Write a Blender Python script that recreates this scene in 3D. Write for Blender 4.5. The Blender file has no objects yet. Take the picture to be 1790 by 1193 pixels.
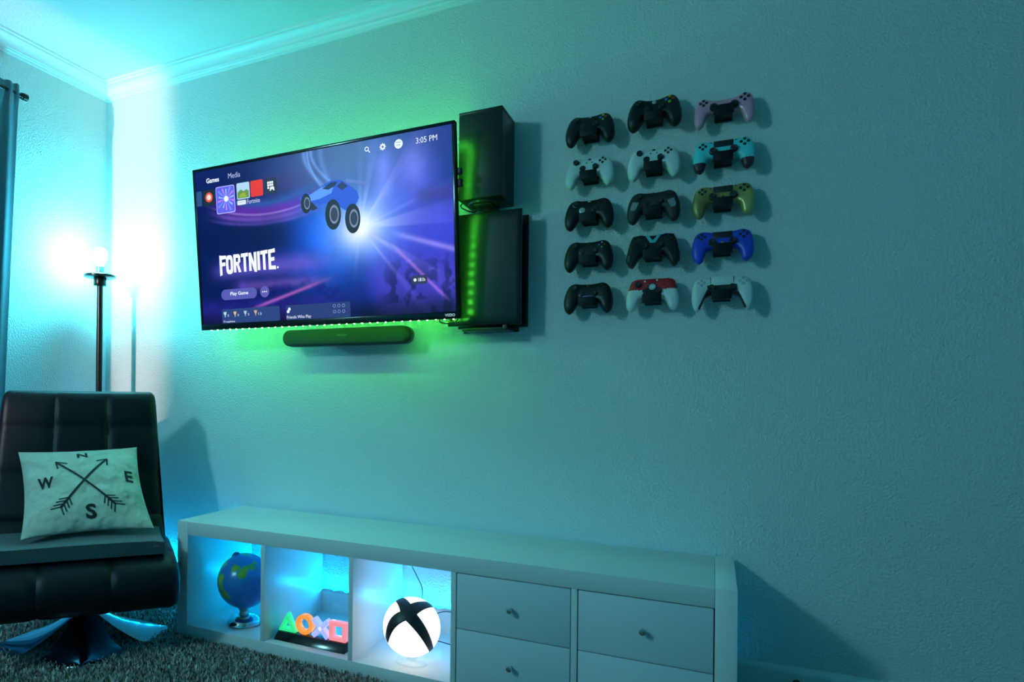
import bpy, bmesh, math, random
import numpy as np
from mathutils import Vector, Matrix
from mathutils.bvhtree import BVHTree

random.seed(7)
rng = np.random.default_rng(7)
R = math.radians
scene = bpy.context.scene
COL = scene.collection

# ------------------------------------------------------------------ camera
CAM = Vector((2.640, -2.2932, 0.9122))
YAW, ROLL, FPX = 0.4811, 0.0102, 1161.03
cd = bpy.data.cameras.new('camera')
cam = bpy.data.objects.new('camera', cd)
COL.objects.link(cam)
fw = Vector((-math.sin(YAW), math.cos(YAW), 0))
rt = Vector((math.cos(YAW), math.sin(YAW), 0))
up = Vector((0, 0, 1))
r2 = rt * math.cos(ROLL) + up * math.sin(ROLL)
u2 = -rt * math.sin(ROLL) + up * math.cos(ROLL)
cam.matrix_world = Matrix(((r2.x, u2.x, -fw.x, CAM.x), (r2.y, u2.y, -fw.y, CAM.y),
                           (r2.z, u2.z, -fw.z, CAM.z), (0, 0, 0, 1)))
cd.sensor_fit = 'HORIZONTAL'
cd.sensor_width = 36
cd.lens = 36 * FPX / 1790
cd.shift_x = (895 - 640.2) / 1790
cd.shift_y = (691.46 - 596.5) / 1790
cd.clip_start = 0.02
scene.camera = cam

# ------------------------------------------------------------------ world, lights, exposure
w = bpy.data.worlds.new('world')
scene.world = w
w.use_nodes = True
w.node_tree.nodes['Background'].inputs[0].default_value = (0.02, 0.05, 0.06, 1)
w.node_tree.nodes['Background'].inputs[1].default_value = 0.3

scene.view_settings.view_transform = 'Standard'
scene.view_settings.look = 'None'
scene.view_settings.gamma = 1
scene.view_settings.exposure = 0
scene.view_settings.use_curve_mapping = False
scene.cycles.caustics_reflective = False
scene.cycles.caustics_refractive = False
scene.cycles.max_bounces = 6
scene.cycles.diffuse_bounces = 4
scene.cycles.sample_clamp_indirect = 6

# the room's second lamp, near the ceiling in the far corner behind the camera
ld = bpy.data.lights.new('room_lamp', 'POINT')
ld.energy = 84
ld.color = (0.32, 0.88, 1.02)
ld.shadow_soft_size = 0.14
lo = bpy.data.objects.new('room_lamp', ld)
lo.location = (0.14, -3.19, 2.30)
COL.objects.link(lo)
# unseen spot added, squeezed narrow, to make the white strip beside the corner
ld = bpy.data.lights.new('added_strip_spot', 'SPOT')
ld.energy = 330
ld.color = (1.0, 0.82, 0.78)
ld.shadow_soft_size = 0.025
ld.spot_size = R(62)
ld.spot_blend = 0.9
lo = bpy.data.objects.new('added_strip_spot', ld)
lo.location = (0.19, -3.3, 1.75)
lo.rotation_euler = (R(90), 0, 0)
lo.scale = (0.155, 1, 1)
COL.objects.link(lo)

# ------------------------------------------------------------------ helpers
def srgb(r, g, b):
    def f(c):
        c /= 255.0
        return c / 12.92 if c <= 0.04045 else ((c + 0.055) / 1.055) ** 2.4
    return (f(r), f(g), f(b))

MATS = {}
def mat(name, col, rough=0.5, metal=0.0, emit=None, strength=0.0, bump=None, coat=0.0, spec=0.5,
        sample=None, noise=None, trans=0.0, alpha=1.0, sheen=0.0):
    """bump = (scale, detail, distance); noise = (scale, amount) varies the colour"""
    if name in MATS:
        return MATS[name]
    m = bpy.data.materials.new(name)
    m.use_nodes = True
    nt = m.node_tree
    b = nt.nodes['Principled BSDF']
    b.inputs['Base Color'].default_value = (*col, 1)
    b.inputs['Roughness'].default_value = rough
    b.inputs['Metallic'].default_value = metal
    b.inputs['Specular IOR Level'].default_value = spec
    b.inputs['Coat Weight'].default_value = coat
    b.inputs['Transmission Weight'].default_value = trans
    b.inputs['Alpha'].default_value = alpha
    b.inputs['Sheen Weight'].default_value = sheen
    if emit:
        b.inputs['Emission Color'].default_value = (*emit, 1)
        b.inputs['Emission Strength'].default_value = strength
    tc = None
    if bump or noise:
        tc = nt.nodes.new('ShaderNodeTexCoord')
    if noise:
        n = nt.nodes.new('ShaderNodeTexNoise')
        n.inputs['Scale'].default_value = noise[0]
        n.inputs['Detail'].default_value = 4
        nt.links.new(tc.outputs['Object'], n.inputs['Vector'])
        rp = nt.nodes.new('ShaderNodeValToRGB')
        a = noise[1]
        rp.color_ramp.elements[0].position = 0.35
        rp.color_ramp.elements[1].position = 0.65
        rp.color_ramp.elements[0].color = (*[max(0, c * (1 - a)) for c in col], 1)
        rp.color_ramp.elements[1].color = (*[min(1, c * (1 + a)) for c in col], 1)
        nt.links.new(n.outputs['Fac'], rp.inputs['Fac'])
        nt.links.new(rp.outputs['Color'], b.inputs['Base Color'])
    if bump:
        n = nt.nodes.new('ShaderNodeTexNoise')
        n.inputs['Scale'].default_value = bump[0]
        n.inputs['Detail'].default_value = bump[1]
        n.inputs['Roughness'].default_value = 0.55
        nt.links.new(tc.outputs['Object'], n.inputs['Vector'])
        bp = nt.nodes.new('ShaderNodeBump')
        bp.inputs['Strength'].default_value = 1.0
        bp.inputs['Distance'].default_value = bump[2]
        nt.links.new(n.outputs['Fac'], bp.inputs['Height'])
        nt.links.new(bp.outputs['Normal'], b.inputs['Normal'])
    if sample:
        m.cycles.emission_sampling = sample
    MATS[name] = m
    return m

def link(name, me, m=None, parent=None, loc=None, smooth=False):
    if m is not None and len(me.materials) == 0:
        me.materials.append(m)
    if smooth:
        for p in me.polygons:
            p.use_smooth = True
    o = bpy.data.objects.new(name, me)
    COL.objects.link(o)
    if parent is not None:
        o.parent = parent
    if loc is not None:
        o.location = loc
    return o

def tag(o, label, cat, group=None):
    o['label'] = label
    o['category'] = cat
    if group:
        o['group'] = group
    return o

def thing(name, label, cat, loc=(0, 0, 0), rot=(0, 0, 0), group=None):
    o = bpy.data.objects.new(name, None)
    o.empty_display_size = 0.05
    COL.objects.link(o)
    o.location = loc
    o.rotation_euler = rot
    return tag(o, label, cat, group)

def struct(o):
    o['kind'] = 'structure'
    return o

class MB:
    def __init__(self, M=None):
        self.v = []
        self.f = []
        self.M = M or Matrix.Identity(4)
    def add(self, vs, fs, M=None):
        b = len(self.v)
        X = self.M @ M if M is not None else self.M
        self.v += [tuple(X @ Vector(p)) for p in vs]
        self.f += [tuple(i + b for i in f) for f in fs]
        return self
    def box(self, x0, x1, y0, y1, z0, z1, M=None):
        vs = [(x, y, z) for x in (x0, x1) for y in (y0, y1) for z in (z0, z1)]
        fs = [(0, 1, 3, 2), (4, 6, 7, 5), (0, 4, 5, 1), (2, 3, 7, 6), (0, 2, 6, 4), (1, 5, 7, 3)]
        return self.add(vs, fs, M)
    def lathe(self, prof, n=32, M=None, cap=True):
        """prof: list of (r, z) from bottom to top"""
        vs, fs = [], []
        for r, z in prof:
            for k in range(n):
                a = 2 * math.pi * k / n
                vs.append((r * math.cos(a), r * math.sin(a), z))
        for i in range(len(prof) - 1):
            for k in range(n):
                k2 = (k + 1) % n
                fs.append((i * n + k, i * n + k2, (i + 1) * n + k2, (i + 1) * n + k))
        if cap:
            if prof[0][0] > 1e-6:
                fs.append(tuple(reversed(range(n))))
            if prof[-1][0] > 1e-6:
                fs.append(tuple((len(prof) - 1) * n + k for k in range(n)))
        return self.add(vs, fs, M)
    def prism(self, poly, h0, h1, M=None):
        n = len(poly)
        vs = [(x, y, h0) for x, y in poly] + [(x, y, h1) for x, y in poly]
        fs = [tuple(reversed(range(n))), tuple(range(n, 2 * n))]
        for k in range(n):
            k2 = (k + 1) % n
            fs.append((k, k2, n + k2, n + k))
        return self.add(vs, fs, M)
    def tube(self, pts, r, n=8, M=None):
        pts = [Vector(p) for p in pts]
        vs, fs = [], []
        nrm = None
        for i, p in enumerate(pts):
            t = (pts[min(i + 1, len(pts) - 1)] - pts[max(i - 1, 0)]).normalized()
            if nrm is None:
                nrm = t.orthogonal().normalized()
            nrm = (nrm - t * nrm.dot(t)).normalized()
            bn = t.cross(nrm)
            for k in range(n):
                a = 2 * math.pi * k / n
                vs.append(tuple(p + (nrm * math.cos(a) + bn * math.sin(a)) * r))
        for i in range(len(pts) - 1):
            for k in range(n):
                k2 = (k + 1) % n
                fs.append((i * n + k, i * n + k2, (i + 1) * n + k2, (i + 1) * n + k))
        fs.append(tuple(reversed(range(n))))
        fs.append(tuple((len(pts) - 1) * n + k for k in range(n)))
        return self.add(vs, fs, M)
    def mesh(self, name, bevel=0.0, seg=2):
        me = bpy.data.meshes.new(name)
        me.from_pydata(self.v, [], self.f)
        bm = bmesh.new()
        bm.from_mesh(me)
        if bevel:
            es = [e for e in bm.edges if len(e.link_faces) == 2 and e.calc_face_angle(0) > 0.6]
            bmesh.ops.bevel(bm, geom=es, offset=bevel, segments=seg, profile=0.5, affect='EDGES', clamp_overlap=True)
        bmesh.ops.recalc_face_normals(bm, faces=bm.faces)
        bm.to_mesh(me)
        bm.free()
        return me
    def build(self, name, m, parent=None, bevel=0.0, seg=2, smooth=False, loc=None):
        me = self.mesh(name, bevel, seg)
        o = link(name, me, m, parent, loc, smooth)
        if smooth or bevel:
            for p in me.polygons:
                p.use_smooth = True
            me.set_sharp_from_angle(angle=R(38))
        return o

def circ(cx, cy, rx, ry=None, n=28):
    ry = rx if ry is None else ry
    return [(cx + rx * math.cos(2 * math.pi * k / n), cy + ry * math.sin(2 * math.pi * k / n)) for k in range(n)]

def rrect(x0, y0, x1, y1, r, n=5):
    out = []
    for cx, cy, a0 in ((x1 - r, y1 - r, 0), (x0 + r, y1 - r, 90), (x0 + r, y0 + r, 180), (x1 - r, y0 + r, 270)):
        for k in range(n + 1):
            a = R(a0 + 90 * k / n)
            out.append((cx + r * math.cos(a), cy + r * math.sin(a)))
    return out

def text_geo(s, x0, x1, y0, y1, bold=0.0, keep=False):
    """flat lettering as 2D verts + faces fitted into a box"""
    cu = bpy.data.curves.new('t', 'FONT')
    cu.body = s
    cu.size = 1
    cu.resolution_u = 3
    cu.offset = bold
    ob = bpy.data.objects.new('t', cu)
    COL.objects.link(ob)
    dg = bpy.context.evaluated_depsgraph_get()
    me = bpy.data.meshes.new_from_object(ob.evaluated_get(dg))
    vs = [(v.co.x, v.co.y) for v in me.vertices]
    fs = [tuple(p.vertices) for p in me.polygons]
    bpy.data.objects.remove(ob)
    bpy.data.curves.remove(cu)
    bpy.data.meshes.remove(me)
    ax, bx = min(v[0] for v in vs), max(v[0] for v in vs)
    ay, by = min(v[1] for v in vs), max(v[1] for v in vs)
    sx, sy = (x1 - x0) / (bx - ax), (y1 - y0) / (by - ay)
    return [(x0 + (v[0] - ax) * sx, y0 + (v[1] - ay) * sy) for v in vs], fs

def catmull(P, n):
    P = [np.array(p, float) for p in P]
    out = []
    for i in range(len(P) - 1):
        p0 = P[i - 1] if i > 0 else 2 * P[0] - P[1]
        p1, p2 = P[i], P[i + 1]
        p3 = P[i + 2] if i + 2 < len(P) else 2 * P[-1] - P[-2]
        for k in range(n):
            s = k / n
            out.append(0.5 * (2 * p1 + (p2 - p0) * s + (2 * p0 - 5 * p1 + 4 * p2 - p3) * s * s + (3 * p1 - p0 - 3 * p2 + p3) * s ** 3))
    out.append(P[-1])
    return out

# ------------------------------------------------------------------ common materials
M_wall = mat('painted_wall', (0.70, 0.70, 0.68), 0.62, bump=(145, 2.5, 0.0048), spec=0.35)
M_ceil = mat('painted_ceiling', (0.74, 0.74, 0.73), 0.7, bump=(105, 2.5, 0.003), spec=0.3)
M_trim = mat('white_trim', (0.80, 0.80, 0.79), 0.4)
M_white = mat('white_laminate', (0.80, 0.80, 0.79), 0.28, spec=0.6, bump=(260, 2, 0.0002))
M_front = mat('white_drawer_front', (0.70, 0.74, 0.78), 0.45)
M_gap = mat('dark_recess', (0.02, 0.025, 0.03), 0.8)
M_chrome = mat('polished_chrome', (0.66, 0.68, 0.70), 0.10, 1.0)
M_steel = mat('brushed_steel', (0.6, 0.62, 0.64), 0.25, 1.0)
M_black = mat('black_plastic', (0.010, 0.011, 0.012), 0.45)
M_gloss = mat('gloss_black_plastic', (0.006, 0.007, 0.008), 0.16)
M_matte = mat('matte_black_plastic', (0.006, 0.007, 0.007), 0.38, spec=0.4)
M_cable = mat('black_cable', (0.008, 0.008, 0.009), 0.5)
M_glass = None

# ------------------------------------------------------------------ room shell
RX, RY, CZ = 4.3, -5.0, 2.403
T = 0.10
struct(MB().box(-T, RX + T, 0, T, 0, CZ).build('wall_back', M_wall))
struct(MB().box(-T, 0, RY, 0, 0, CZ).build('wall_left', M_wall))
M_bounce = mat('cyan_bounce_wall', (0.06, 0.55, 0.68), 0.8, bump=(105, 2.5, 0.004), spec=0.2)  # unseen walls given a teal colour to bounce cyan light into shadows
struct(MB().box(RX, RX + T, RY, 0, 0, CZ).build('wall_right', M_bounce))
struct(MB().box(-T, RX + T, RY - T, RY, 0, CZ).build('wall_front', M_bounce))
struct(MB().box(-T, RX + T, RY - T, T, CZ, CZ + T).build('ceiling', M_ceil))
M_floor = mat('carpet_backing', (0.20, 0.19, 0.17), 0.95, noise=(420, 0.5), bump=(300, 3, 0.006))
floor = struct(MB().box(-T, RX + T, RY - T, T, -T, 0.004).build('floor', M_floor))

crown = [(0, 2.333), (0.007, 2.333), (0.0085, 2.343), (0.015, 2.345), (0.0165, 2.351), (0.021, 2.352)]
for k in range(9):
    a = math.pi / 2 * k / 8
    crown.append((0.021 + 0.031 * (1 - math.cos(a)), 2.354 + 0.034 * math.sin(a)))
crown += [(0.0535, 2.388), (0.0545, 2.395), (0.066, 2.3955), (0.067, 2.403), (0, 2.403)]
def extrude_trim(name, prof, wall, length, start_mitre=True):
    vs, fs = [], []
    n = len(prof)
    for end in (0, 1):
        for d, z in prof:
            s = (d if start_mitre else 0) if end == 0 else length
            vs.append((s, -d, z) if wall == 'back' else (d, -s, z))
    for k in range(n):
        k2 = (k + 1) % n
        fs.append((k, k2, n + k2, n + k))
    fs.append(tuple(range(n)))
    fs.append(tuple(range(n, 2 * n)))
    o = MB().add(vs, fs).build(name, M_trim)
    return struct(o)
extrude_trim('trim_1', crown, 'back', RX)
extrude_trim('trim_2', crown, 'left', -RY)
base = [(0, 0), (0.015, 0), (0.015, 0.118), (0.0135, 0.124), (0.009, 0.130), (0.006, 0.135), (0, 0.135)]
extrude_trim('baseboard_back', base, 'back', RX)
extrude_trim('baseboard_left', base, 'left', -RY)

# carpet pile: short twisted tufts, uncountable
def carpet():
    n = 95000
    x = rng.uniform(0.02, 2.3, n)
    y = rng.uniform(-1.45, -0.02, n)
    keep = ~((x > 0.852) & (y > -0.412)) & (x + 0.9 * (-y) < 2.75)
    x, y = x[keep], y[keep]
    n = len(x)
    h = rng.uniform(0.010, 0.021, n)
    wd = rng.uniform(0.0016, 0.0034, n)
    a = rng.uniform(0, 2 * np.pi, n)
    lean = rng.uniform(0, 0.010, n)
    la = rng.uniform(0, 2 * np.pi, n)
    cx, cy = np.cos(a) * wd, np.sin(a) * wd
    lx, ly = np.cos(la) * lean, np.sin(la) * lean
    V = np.zeros((n, 6, 3), np.float32)
    z0 = 0.002
    for k, (t, ws) in enumerate(((0, 0.8), (0.6, 1.1), (1, 0.55))):
        for s, sg in ((0, -1), (1, 1)):
            V[:, 2 * k + s, 0] = x + lx * t * t + sg * cx * ws
            V[:, 2 * k + s, 1] = y + ly * t * t + sg * cy * ws
            V[:, 2 * k + s, 2] = z0 + h * t
    idx = np.arange(n)[:, None] * 6
    F = np.concatenate([idx + np.array([[0, 1, 3, 2]]), idx + np.array([[2, 3, 5, 4]])], 1).reshape(-1, 4)
    me = bpy.data.meshes.new('carpet_pile')
    me.vertices.add(n * 6)
    me.vertices.foreach_set('co', V.ravel())
    me.loops.add(F.size)
    me.loops.foreach_set('vertex_index', F.ravel().astype(np.int32))
    me.polygons.add(len(F))
    me.polygons.foreach_set('loop_start', np.arange(0, F.size, 4, dtype=np.int32))
    me.update(calc_edges=True)
    pal = np.array([(0.50, 0.47, 0.41), (0.36, 0.34, 0.30), (0.22, 0.20, 0.17), (0.10, 0.09, 0.08), (0.62, 0.60, 0.55)])
    c = pal[rng.choice(5, n, p=[0.3, 0.25, 0.18, 0.12, 0.15])]
    ca = np.ones((n, 6, 4), np.float32)
    ca[:, :, :3] = c[:, None, :]
    at = me.color_attributes.new('fibre', 'FLOAT_COLOR', 'POINT')
    at.data.foreach_set('color', ca.ravel())
    m = bpy.data.materials.new('carpet_fibre')
    m.use_nodes = True
    nt = m.node_tree
    A = nt.nodes.new('ShaderNodeAttribute')
    A.attribute_name = 'fibre'
    nt.links.new(A.outputs['Color'], nt.nodes['Principled BSDF'].inputs['Base Color'])
    nt.nodes['Principled BSDF'].inputs['Roughness'].default_value = 0.95
    o = link('carpet_pile', me, m)
    o['kind'] = 'stuff'
    tag(o, 'speckled grey beige shag carpet pile covering the floor', 'carpet')
carpet()

# ------------------------------------------------------------------ storage unit
CX0, CYB, CYF, CH = 0.8604, -0.015, -0.405, 0.435
BT, CELL, DV = 0.05, 0.335, 0.016
CW = 2 * BT + 5 * CELL + 4 * DV
def storage():
    t = thing('storage_unit', 'long low white shelf unit with open cubes and drawers against the wall', 'shelf unit', (CX0, CYF, 0))
    D = CYB - CYF
    b = 0.0012
    MB().box(0, BT, 0, D, 0, CH).build('side_panel', M_white, t, b)
    MB().box(CW - BT, CW, 0, D, 0, CH).build('side_panel', M_white, t, b)
    MB().box(BT + .0004, CW - BT - .0004, 0, D, CH - BT, CH).build('top_board', M_white, t, b)
    MB().box(BT + .0004, CW - BT - .0004, 0, D, 0, BT).build('bottom_board', M_white, t, b)
    def dx(i): return BT + CELL * i + DV * (i - 1)
    for i in range(1, 5):
        MB().box(dx(i), dx(i) + DV, 0.0005, D, BT, CH - BT).build('divider', M_white, t, 0.0006)
    for c in (3, 4):
        x0 = BT + (CELL + DV) * c
        MB().box(x0 + .0005, x0 + CELL - .0005, 0.02, D - 0.02, BT + .0005, CH - BT - .0005).build('drawer_case', M_gap, t)
        g = 0.0028
        mid = (BT + CH - BT) / 2
        for z0, z1 in ((BT + g, mid - g / 2), (mid + g / 2, CH - BT - g)):
            d = MB().box(x0 + g, x0 + CELL - g, 0.0015, 0.0195, z0, z1).build('drawer', M_front, t, 0.0012)
            zc = (z0 + z1) / 2
            K = Matrix.Translation((x0 + CELL / 2, 0.0015, zc)) @ Matrix.Rotation(R(90), 4, 'X')
            MB(K).lathe([(0.0045, 0), (0.0042, 0.012), (0.0075, 0.016), (0.0082, 0.020), (0.0072, 0.0235), (0.002, 0.0245), (0, 0.0246)], 20).build('knob', M_chrome, d, smooth=True)
    return t
storage()

# ------------------------------------------------------------------ led strips
LED_MESH = {}
def led_mesh(name, m, s, h):
    me = MB().box(-s / 2, s / 2, -s / 2, s / 2, 0, h).mesh(name)
    me.materials.append(m)
    return me
M_tape = mat('led_tape', (0.55, 0.57, 0.58), 0.4)
M_ledc = mat('cyan_led', (0.1, 0.4, 0.5), 0.4, emit=(0.0, 0.44, 1.0), strength=2700)
M_ledg = mat('green_led', (0.1, 0.4, 0.1), 0.4, emit=(0.08, 1.0, 0.06), strength=500)
def cabinet_strip():
    t = thing('led_strip', 'cyan LED strip on the baseboard behind the white shelf unit', 'light strip', (0, 0, 0.135))
    MB().box(0.04, 2.62, -0.0125, -0.0025, 0.0, 0.0012).build('tape', M_tape, t)
    me = led_mesh('led', M_ledc, 0.005, 0.0018)
    x = 0.060
    while x < 2.6:
        o = link('led', me, None, t, (x, -0.0085, 0.0012))
        x += 0.0278 if x < 0.85 else 0.0556  # closer LED spacing left of the shelf, added to brighten that wall
cabinet_strip()

# ------------------------------------------------------------------ television
TX0, TX1 = 0.7745, 1.8875
TW = TX1 - TX0
TB = Vector((TX0, -0.185, 1.172))
TT = Vector((TX0, -0.25, 1.811))
TH = (TT - TB).length
tilt = math.atan2(0.065, 0.639)
# local frame of the television: x right, y up the screen, z towards the room
M_TV = Matrix.Translation(TB) @ Matrix.Rotation(R(90) + tilt, 4, 'X')

def vnoise(X, Y, seed=0):
    r = np.random.default_rng(seed)
    G = r.random((64, 64))
    xi, yi = np.floor(X).astype(int), np.floor(Y).astype(int)
    fx, fy = X - xi, Y - yi
    fx, fy = fx * fx * (3 - 2 * fx), fy * fy * (3 - 2 * fy)
    g = lambda a, b: G[a % 64, b % 64]
    return (g(xi, yi) * (1 - fx) + g(xi + 1, yi) * fx) * (1 - fy) + (g(xi, yi + 1) * (1 - fx) + g(xi + 1, yi + 1) * fx) * fy
def fbm(X, Y, seed=0, o=4):
    s, a, t = 0, 1, 0
    for k in range(o):
        s = s + a * vnoise(X * 2 ** k, Y * 2 ** k, seed + k)
        t += a
        a *= 0.5
    return s / t

SX0, SX1, SY0, SY1 = 0.011, TW - 0.011, 0.024, TH - 0.011
def paint_screen():
    nx, ny = 340, 190
    gx, gy = np.meshgrid(np.linspace(SX0, SX1, nx + 1), np.linspace(SY0, SY1, ny + 1))
    X, Y = gx, gy
    def mix(c, col, a):
        return c * (1 - a[..., None]) + np.array(col, float) * a[..., None]
    sm = lambda a, b, v: np.clip((v - a) / (b - a), 0, 1) ** 2 * (3 - 2 * np.clip((v - a) / (b - a), 0, 1))
    C = np.zeros(X.shape + (3,)) + np.array([4, 18, 84.])
    bx, by = 0.752, 0.335
    dx, dy = X - bx, Y - by
    d = np.hypot(dx, dy * 1.25)
    ang = np.arctan2(dy, dx)
    # broad blue field and violet right side
    C = mix(C, (14, 96, 240), 0.97 * np.exp(-((X - 0.62) / 0.17) ** 2 - ((Y - 0.34) / 0.22) ** 2))
    C = mix(C, (62, 62, 214), 0.92 * sm(0.70, 0.86, X) * sm(0.02, 0.16, Y))
    C = mix(C, (14, 34, 120), 0.8 * sm(0.96, 1.10, X) * sm(0.2, 0.05, np.abs(Y - 0.52)))
    # grey blue haze along the top
    C = mix(C, (66, 84, 150), 0.85 * sm(0.40, 0.62, Y + 0.10 * X) * np.exp(-((X - 0.60) / 0.26) ** 2))
    C = mix(C, (10, 26, 104), 0.7 * sm(0.30, 0.05, X) * sm(0.50, 0.62, Y))
    C = mix(C, (24, 40, 128), 0.85 * sm(0.50, 0.62, Y) * sm(0.72, 0.9, X))
    # sweeping purple arcs on the left
    for (yc, wdt, col, amp, cv) in ((0.445, 0.030, (110, 36, 176), 0.85, 0.75), (0.412, 0.012, (150, 96, 214), 0.7, 0.62),
                                    (0.395, 0.007, (128, 92, 208), 0.7, 0.5), (0.47, 0.016, (30, 112, 176), 0.55, 0.95),
                                    (0.43, 0.004, (196, 168, 236), 0.6, 0.7)):
        yy = yc + cv * (X - 0.36) ** 2
        C = mix(C, col, amp * np.exp(-((Y - yy) / wdt) ** 2) * sm(0.02, 0.2, X) * sm(0.66, 0.40, X))
    C = mix(C, (4, 16, 78), 0.75 * np.exp(-((Y - 0.345) / 0.055) ** 2) * sm(0.5, 0.36, X))
    # dark hills silhouettes in the upper left
    hill = 0.535 + 0.05 * fbm(X * 9, Y * 0 + 3, 11)
    C = mix(C, (70, 44, 110), 0.45 * sm(0.0, 0.03, hill - Y + 0.02) * sm(0.0, 0.06, Y - 0.47) * np.exp(-((X - 0.40) / 0.13) ** 2))
    # blue and white light ribbons falling from the top
    for (x0, x1, wd, a) in ((0.53, 0.66, 0.010, 0.55), (0.56, 0.71, 0.007, 0.6), (0.60, 0.66, 0.012, 0.35), (0.545, 0.63, 0.004, 0.7)):
        t = np.clip((0.62 - Y) / 0.16, 0, 1)
        xc = x0 + (x1 - x0) * t ** 1.7
        C = mix(C, (128, 176, 248), a * np.exp(-((X - xc) / wd) ** 2) * sm(0.44, 0.50, Y))
    # vertical violet flare right of centre
    C = mix(C, (128, 128, 250), 0.55 * np.exp(-((X - 0.835 - 0.12 * (Y - 0.4)) / 0.035) ** 2) * sm(0.34, 0.44, Y) * sm(0.66, 0.52, Y))
    C = mix(C, (150, 150, 255), 0.45 * np.exp(-((X - 0.97) / 0.05) ** 2 - ((Y - 0.52) / 0.08) ** 2))
    # lavender plain at lower left with dark wooded ground
    C = mix(C, (104, 84, 196), 0.8 * np.exp(-((Y - 0.222 - 0.02 * fbm(X * 5, Y * 12, 21)) / 0.038) ** 2) * sm(0.02, 0.16, X) * sm(0.72, 0.5, X))
    C = mix(C, (142, 92, 190), 0.55 * np.exp(-((Y - 0.165) / 0.02) ** 2) * sm(0.14, 0.24, X) * sm(0.70, 0.5, X))
    C = mix(C, (46, 34, 150), 0.75 * sm(0.165, 0.09, Y + 0.04 * fbm(X * 30, Y * 30, 31)) * sm(0.8, 0.6, X))
    C = mix(C, (24, 18, 112), 0.6 * sm(0.52, 0.68, fbm(X * 34, Y * 40, 41)) * sm(0.19, 0.13, Y) * sm(0.75, 0.6, X))
    yb = 0.085 + 0.26 * (X - 0.30)
    C = mix(C, (206, 104, 190), 0.75 * np.exp(-((Y - yb) / 0.0075) ** 2) * sm(0.20, 0.34, X) * sm(0.66, 0.5, X))
    C = mix(C, (84, 64, 190), 0.7 * np.exp(-(((X - 0.218) * 1.3) ** 2 + (Y - 0.165) ** 2) / 0.0004))
    # lower right: rays and violet woods
    C = mix(C, (72, 60, 176), 0.6 * sm(0.30, 0.12, Y) * sm(0.76, 0.86, X))
    C = mix(C, (22, 24, 92), 0.75 * sm(0.46, 0.62, fbm(X * 40, Y * 26, 51)) * sm(0.25, 0.14, Y) * sm(0.80, 0.88, X))
    rays = sm(0.5, 0.75, vnoise(ang * 9 + 20, ang * 0 + 5, 61))
    C = mix(C, (156, 140, 248), 0.6 * rays * np.exp(-d / 0.22) * sm(0.05, 0.10, d) * sm(-0.06, 0.06, dx))
    C = mix(C, (188, 168, 250), 0.6 * np.exp(-((Y - 0.33 + 0.33 * (X - 0.80)) / 0.010) ** 2) * sm(0.85, 0.93, X))
    C = mix(C, (188, 120, 236), 0.7 * np.exp(-((Y - 0.22 + 1.0 * (X - 0.92)) / 0.008) ** 2) * sm(0.86, 0.9, X) * sm(0.04, 0.1, Y))
    C = mix(C, (58, 44, 140), 0.75 * np.exp(-((Y - 0.405 - 0.02 * fbm(X * 16, Y, 71)) / 0.028) ** 2) * sm(0.95, 1.0, X))
    # central flash
    C = mix(C, (88, 150, 255), 0.9 * np.exp(-(d / 0.155) ** 2))
    C = mix(C, (160, 190, 255), 0.8 * np.exp(-(d / 0.115) ** 2))
    C = mix(C, (240, 245, 255), 0.98 * np.exp(-(d / 0.075) ** 2))
    C = mix(C, (214, 220, 255), 0.4 * rays * np.exp(-(d / 0.15) ** 2) * sm(-0.08, 0.05, dx))
    # the menu darkens top left and bottom edges
    C *= (1 - 0.45 * sm(0.10, 0.02, Y) - 0.0 * X)[..., None]
    C *= (0.92 + 0.16 * fbm(X * 20, Y * 20, 81))[..., None]
    C = np.clip(C, 0, 255) / 255
    lin = np.where(C <= 0.04045, C / 12.92, ((C + 0.055) / 1.055) ** 2.4)
    V = np.stack([X, Y, np.full_like(X, 0.0006)], -1).reshape(-1, 3)
    idx = np.arange((nx + 1) * (ny + 1)).reshape(ny + 1, nx + 1)
    F = np.stack([idx[:-1, :-1], idx[:-1, 1:], idx[1:, 1:], idx[1:, :-1]], -1).reshape(-1, 4)
    me = bpy.data.meshes.new('screen')
    me.from_pydata(V.tolist(), [], F.tolist())
    at = me.color_attributes.new('picture', 'FLOAT_COLOR', 'POINT')
    at.data.foreach_set('color', np.concatenate([lin.reshape(-1, 3), np.ones((len(V), 1))], 1).astype(np.float32).ravel())
    return me

def screen_mat():
    m = bpy.data.materials.new('lit_screen')
    m.use_nodes = True
    nt = m.node_tree
    b = nt.nodes['Principled BSDF']
    A = nt.nodes.new('ShaderNodeAttribute')
    A.attribute_name = 'picture'
    nt.links.new(A.outputs['Color'], b.inputs['Emission Color'])
    b.inputs['Emission Strength'].default_value = 1.0
    dk = nt.nodes.new('ShaderNodeMix')
    dk.data_type = 'RGBA'
    dk.inputs[0].default_value = 0.15
    dk.inputs[6].default_value = (0, 0, 0, 1)
    nt.links.new(A.outputs['Color'], dk.inputs[7])
    nt.links.new(dk.outputs[2], b.inputs['Base Color'])
    b.inputs['Roughness'].default_value = 0.3
    b.inputs['Specular IOR Level'].default_value = 0.25
    m.cycles.emission_sampling = 'NONE'
    return m

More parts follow.
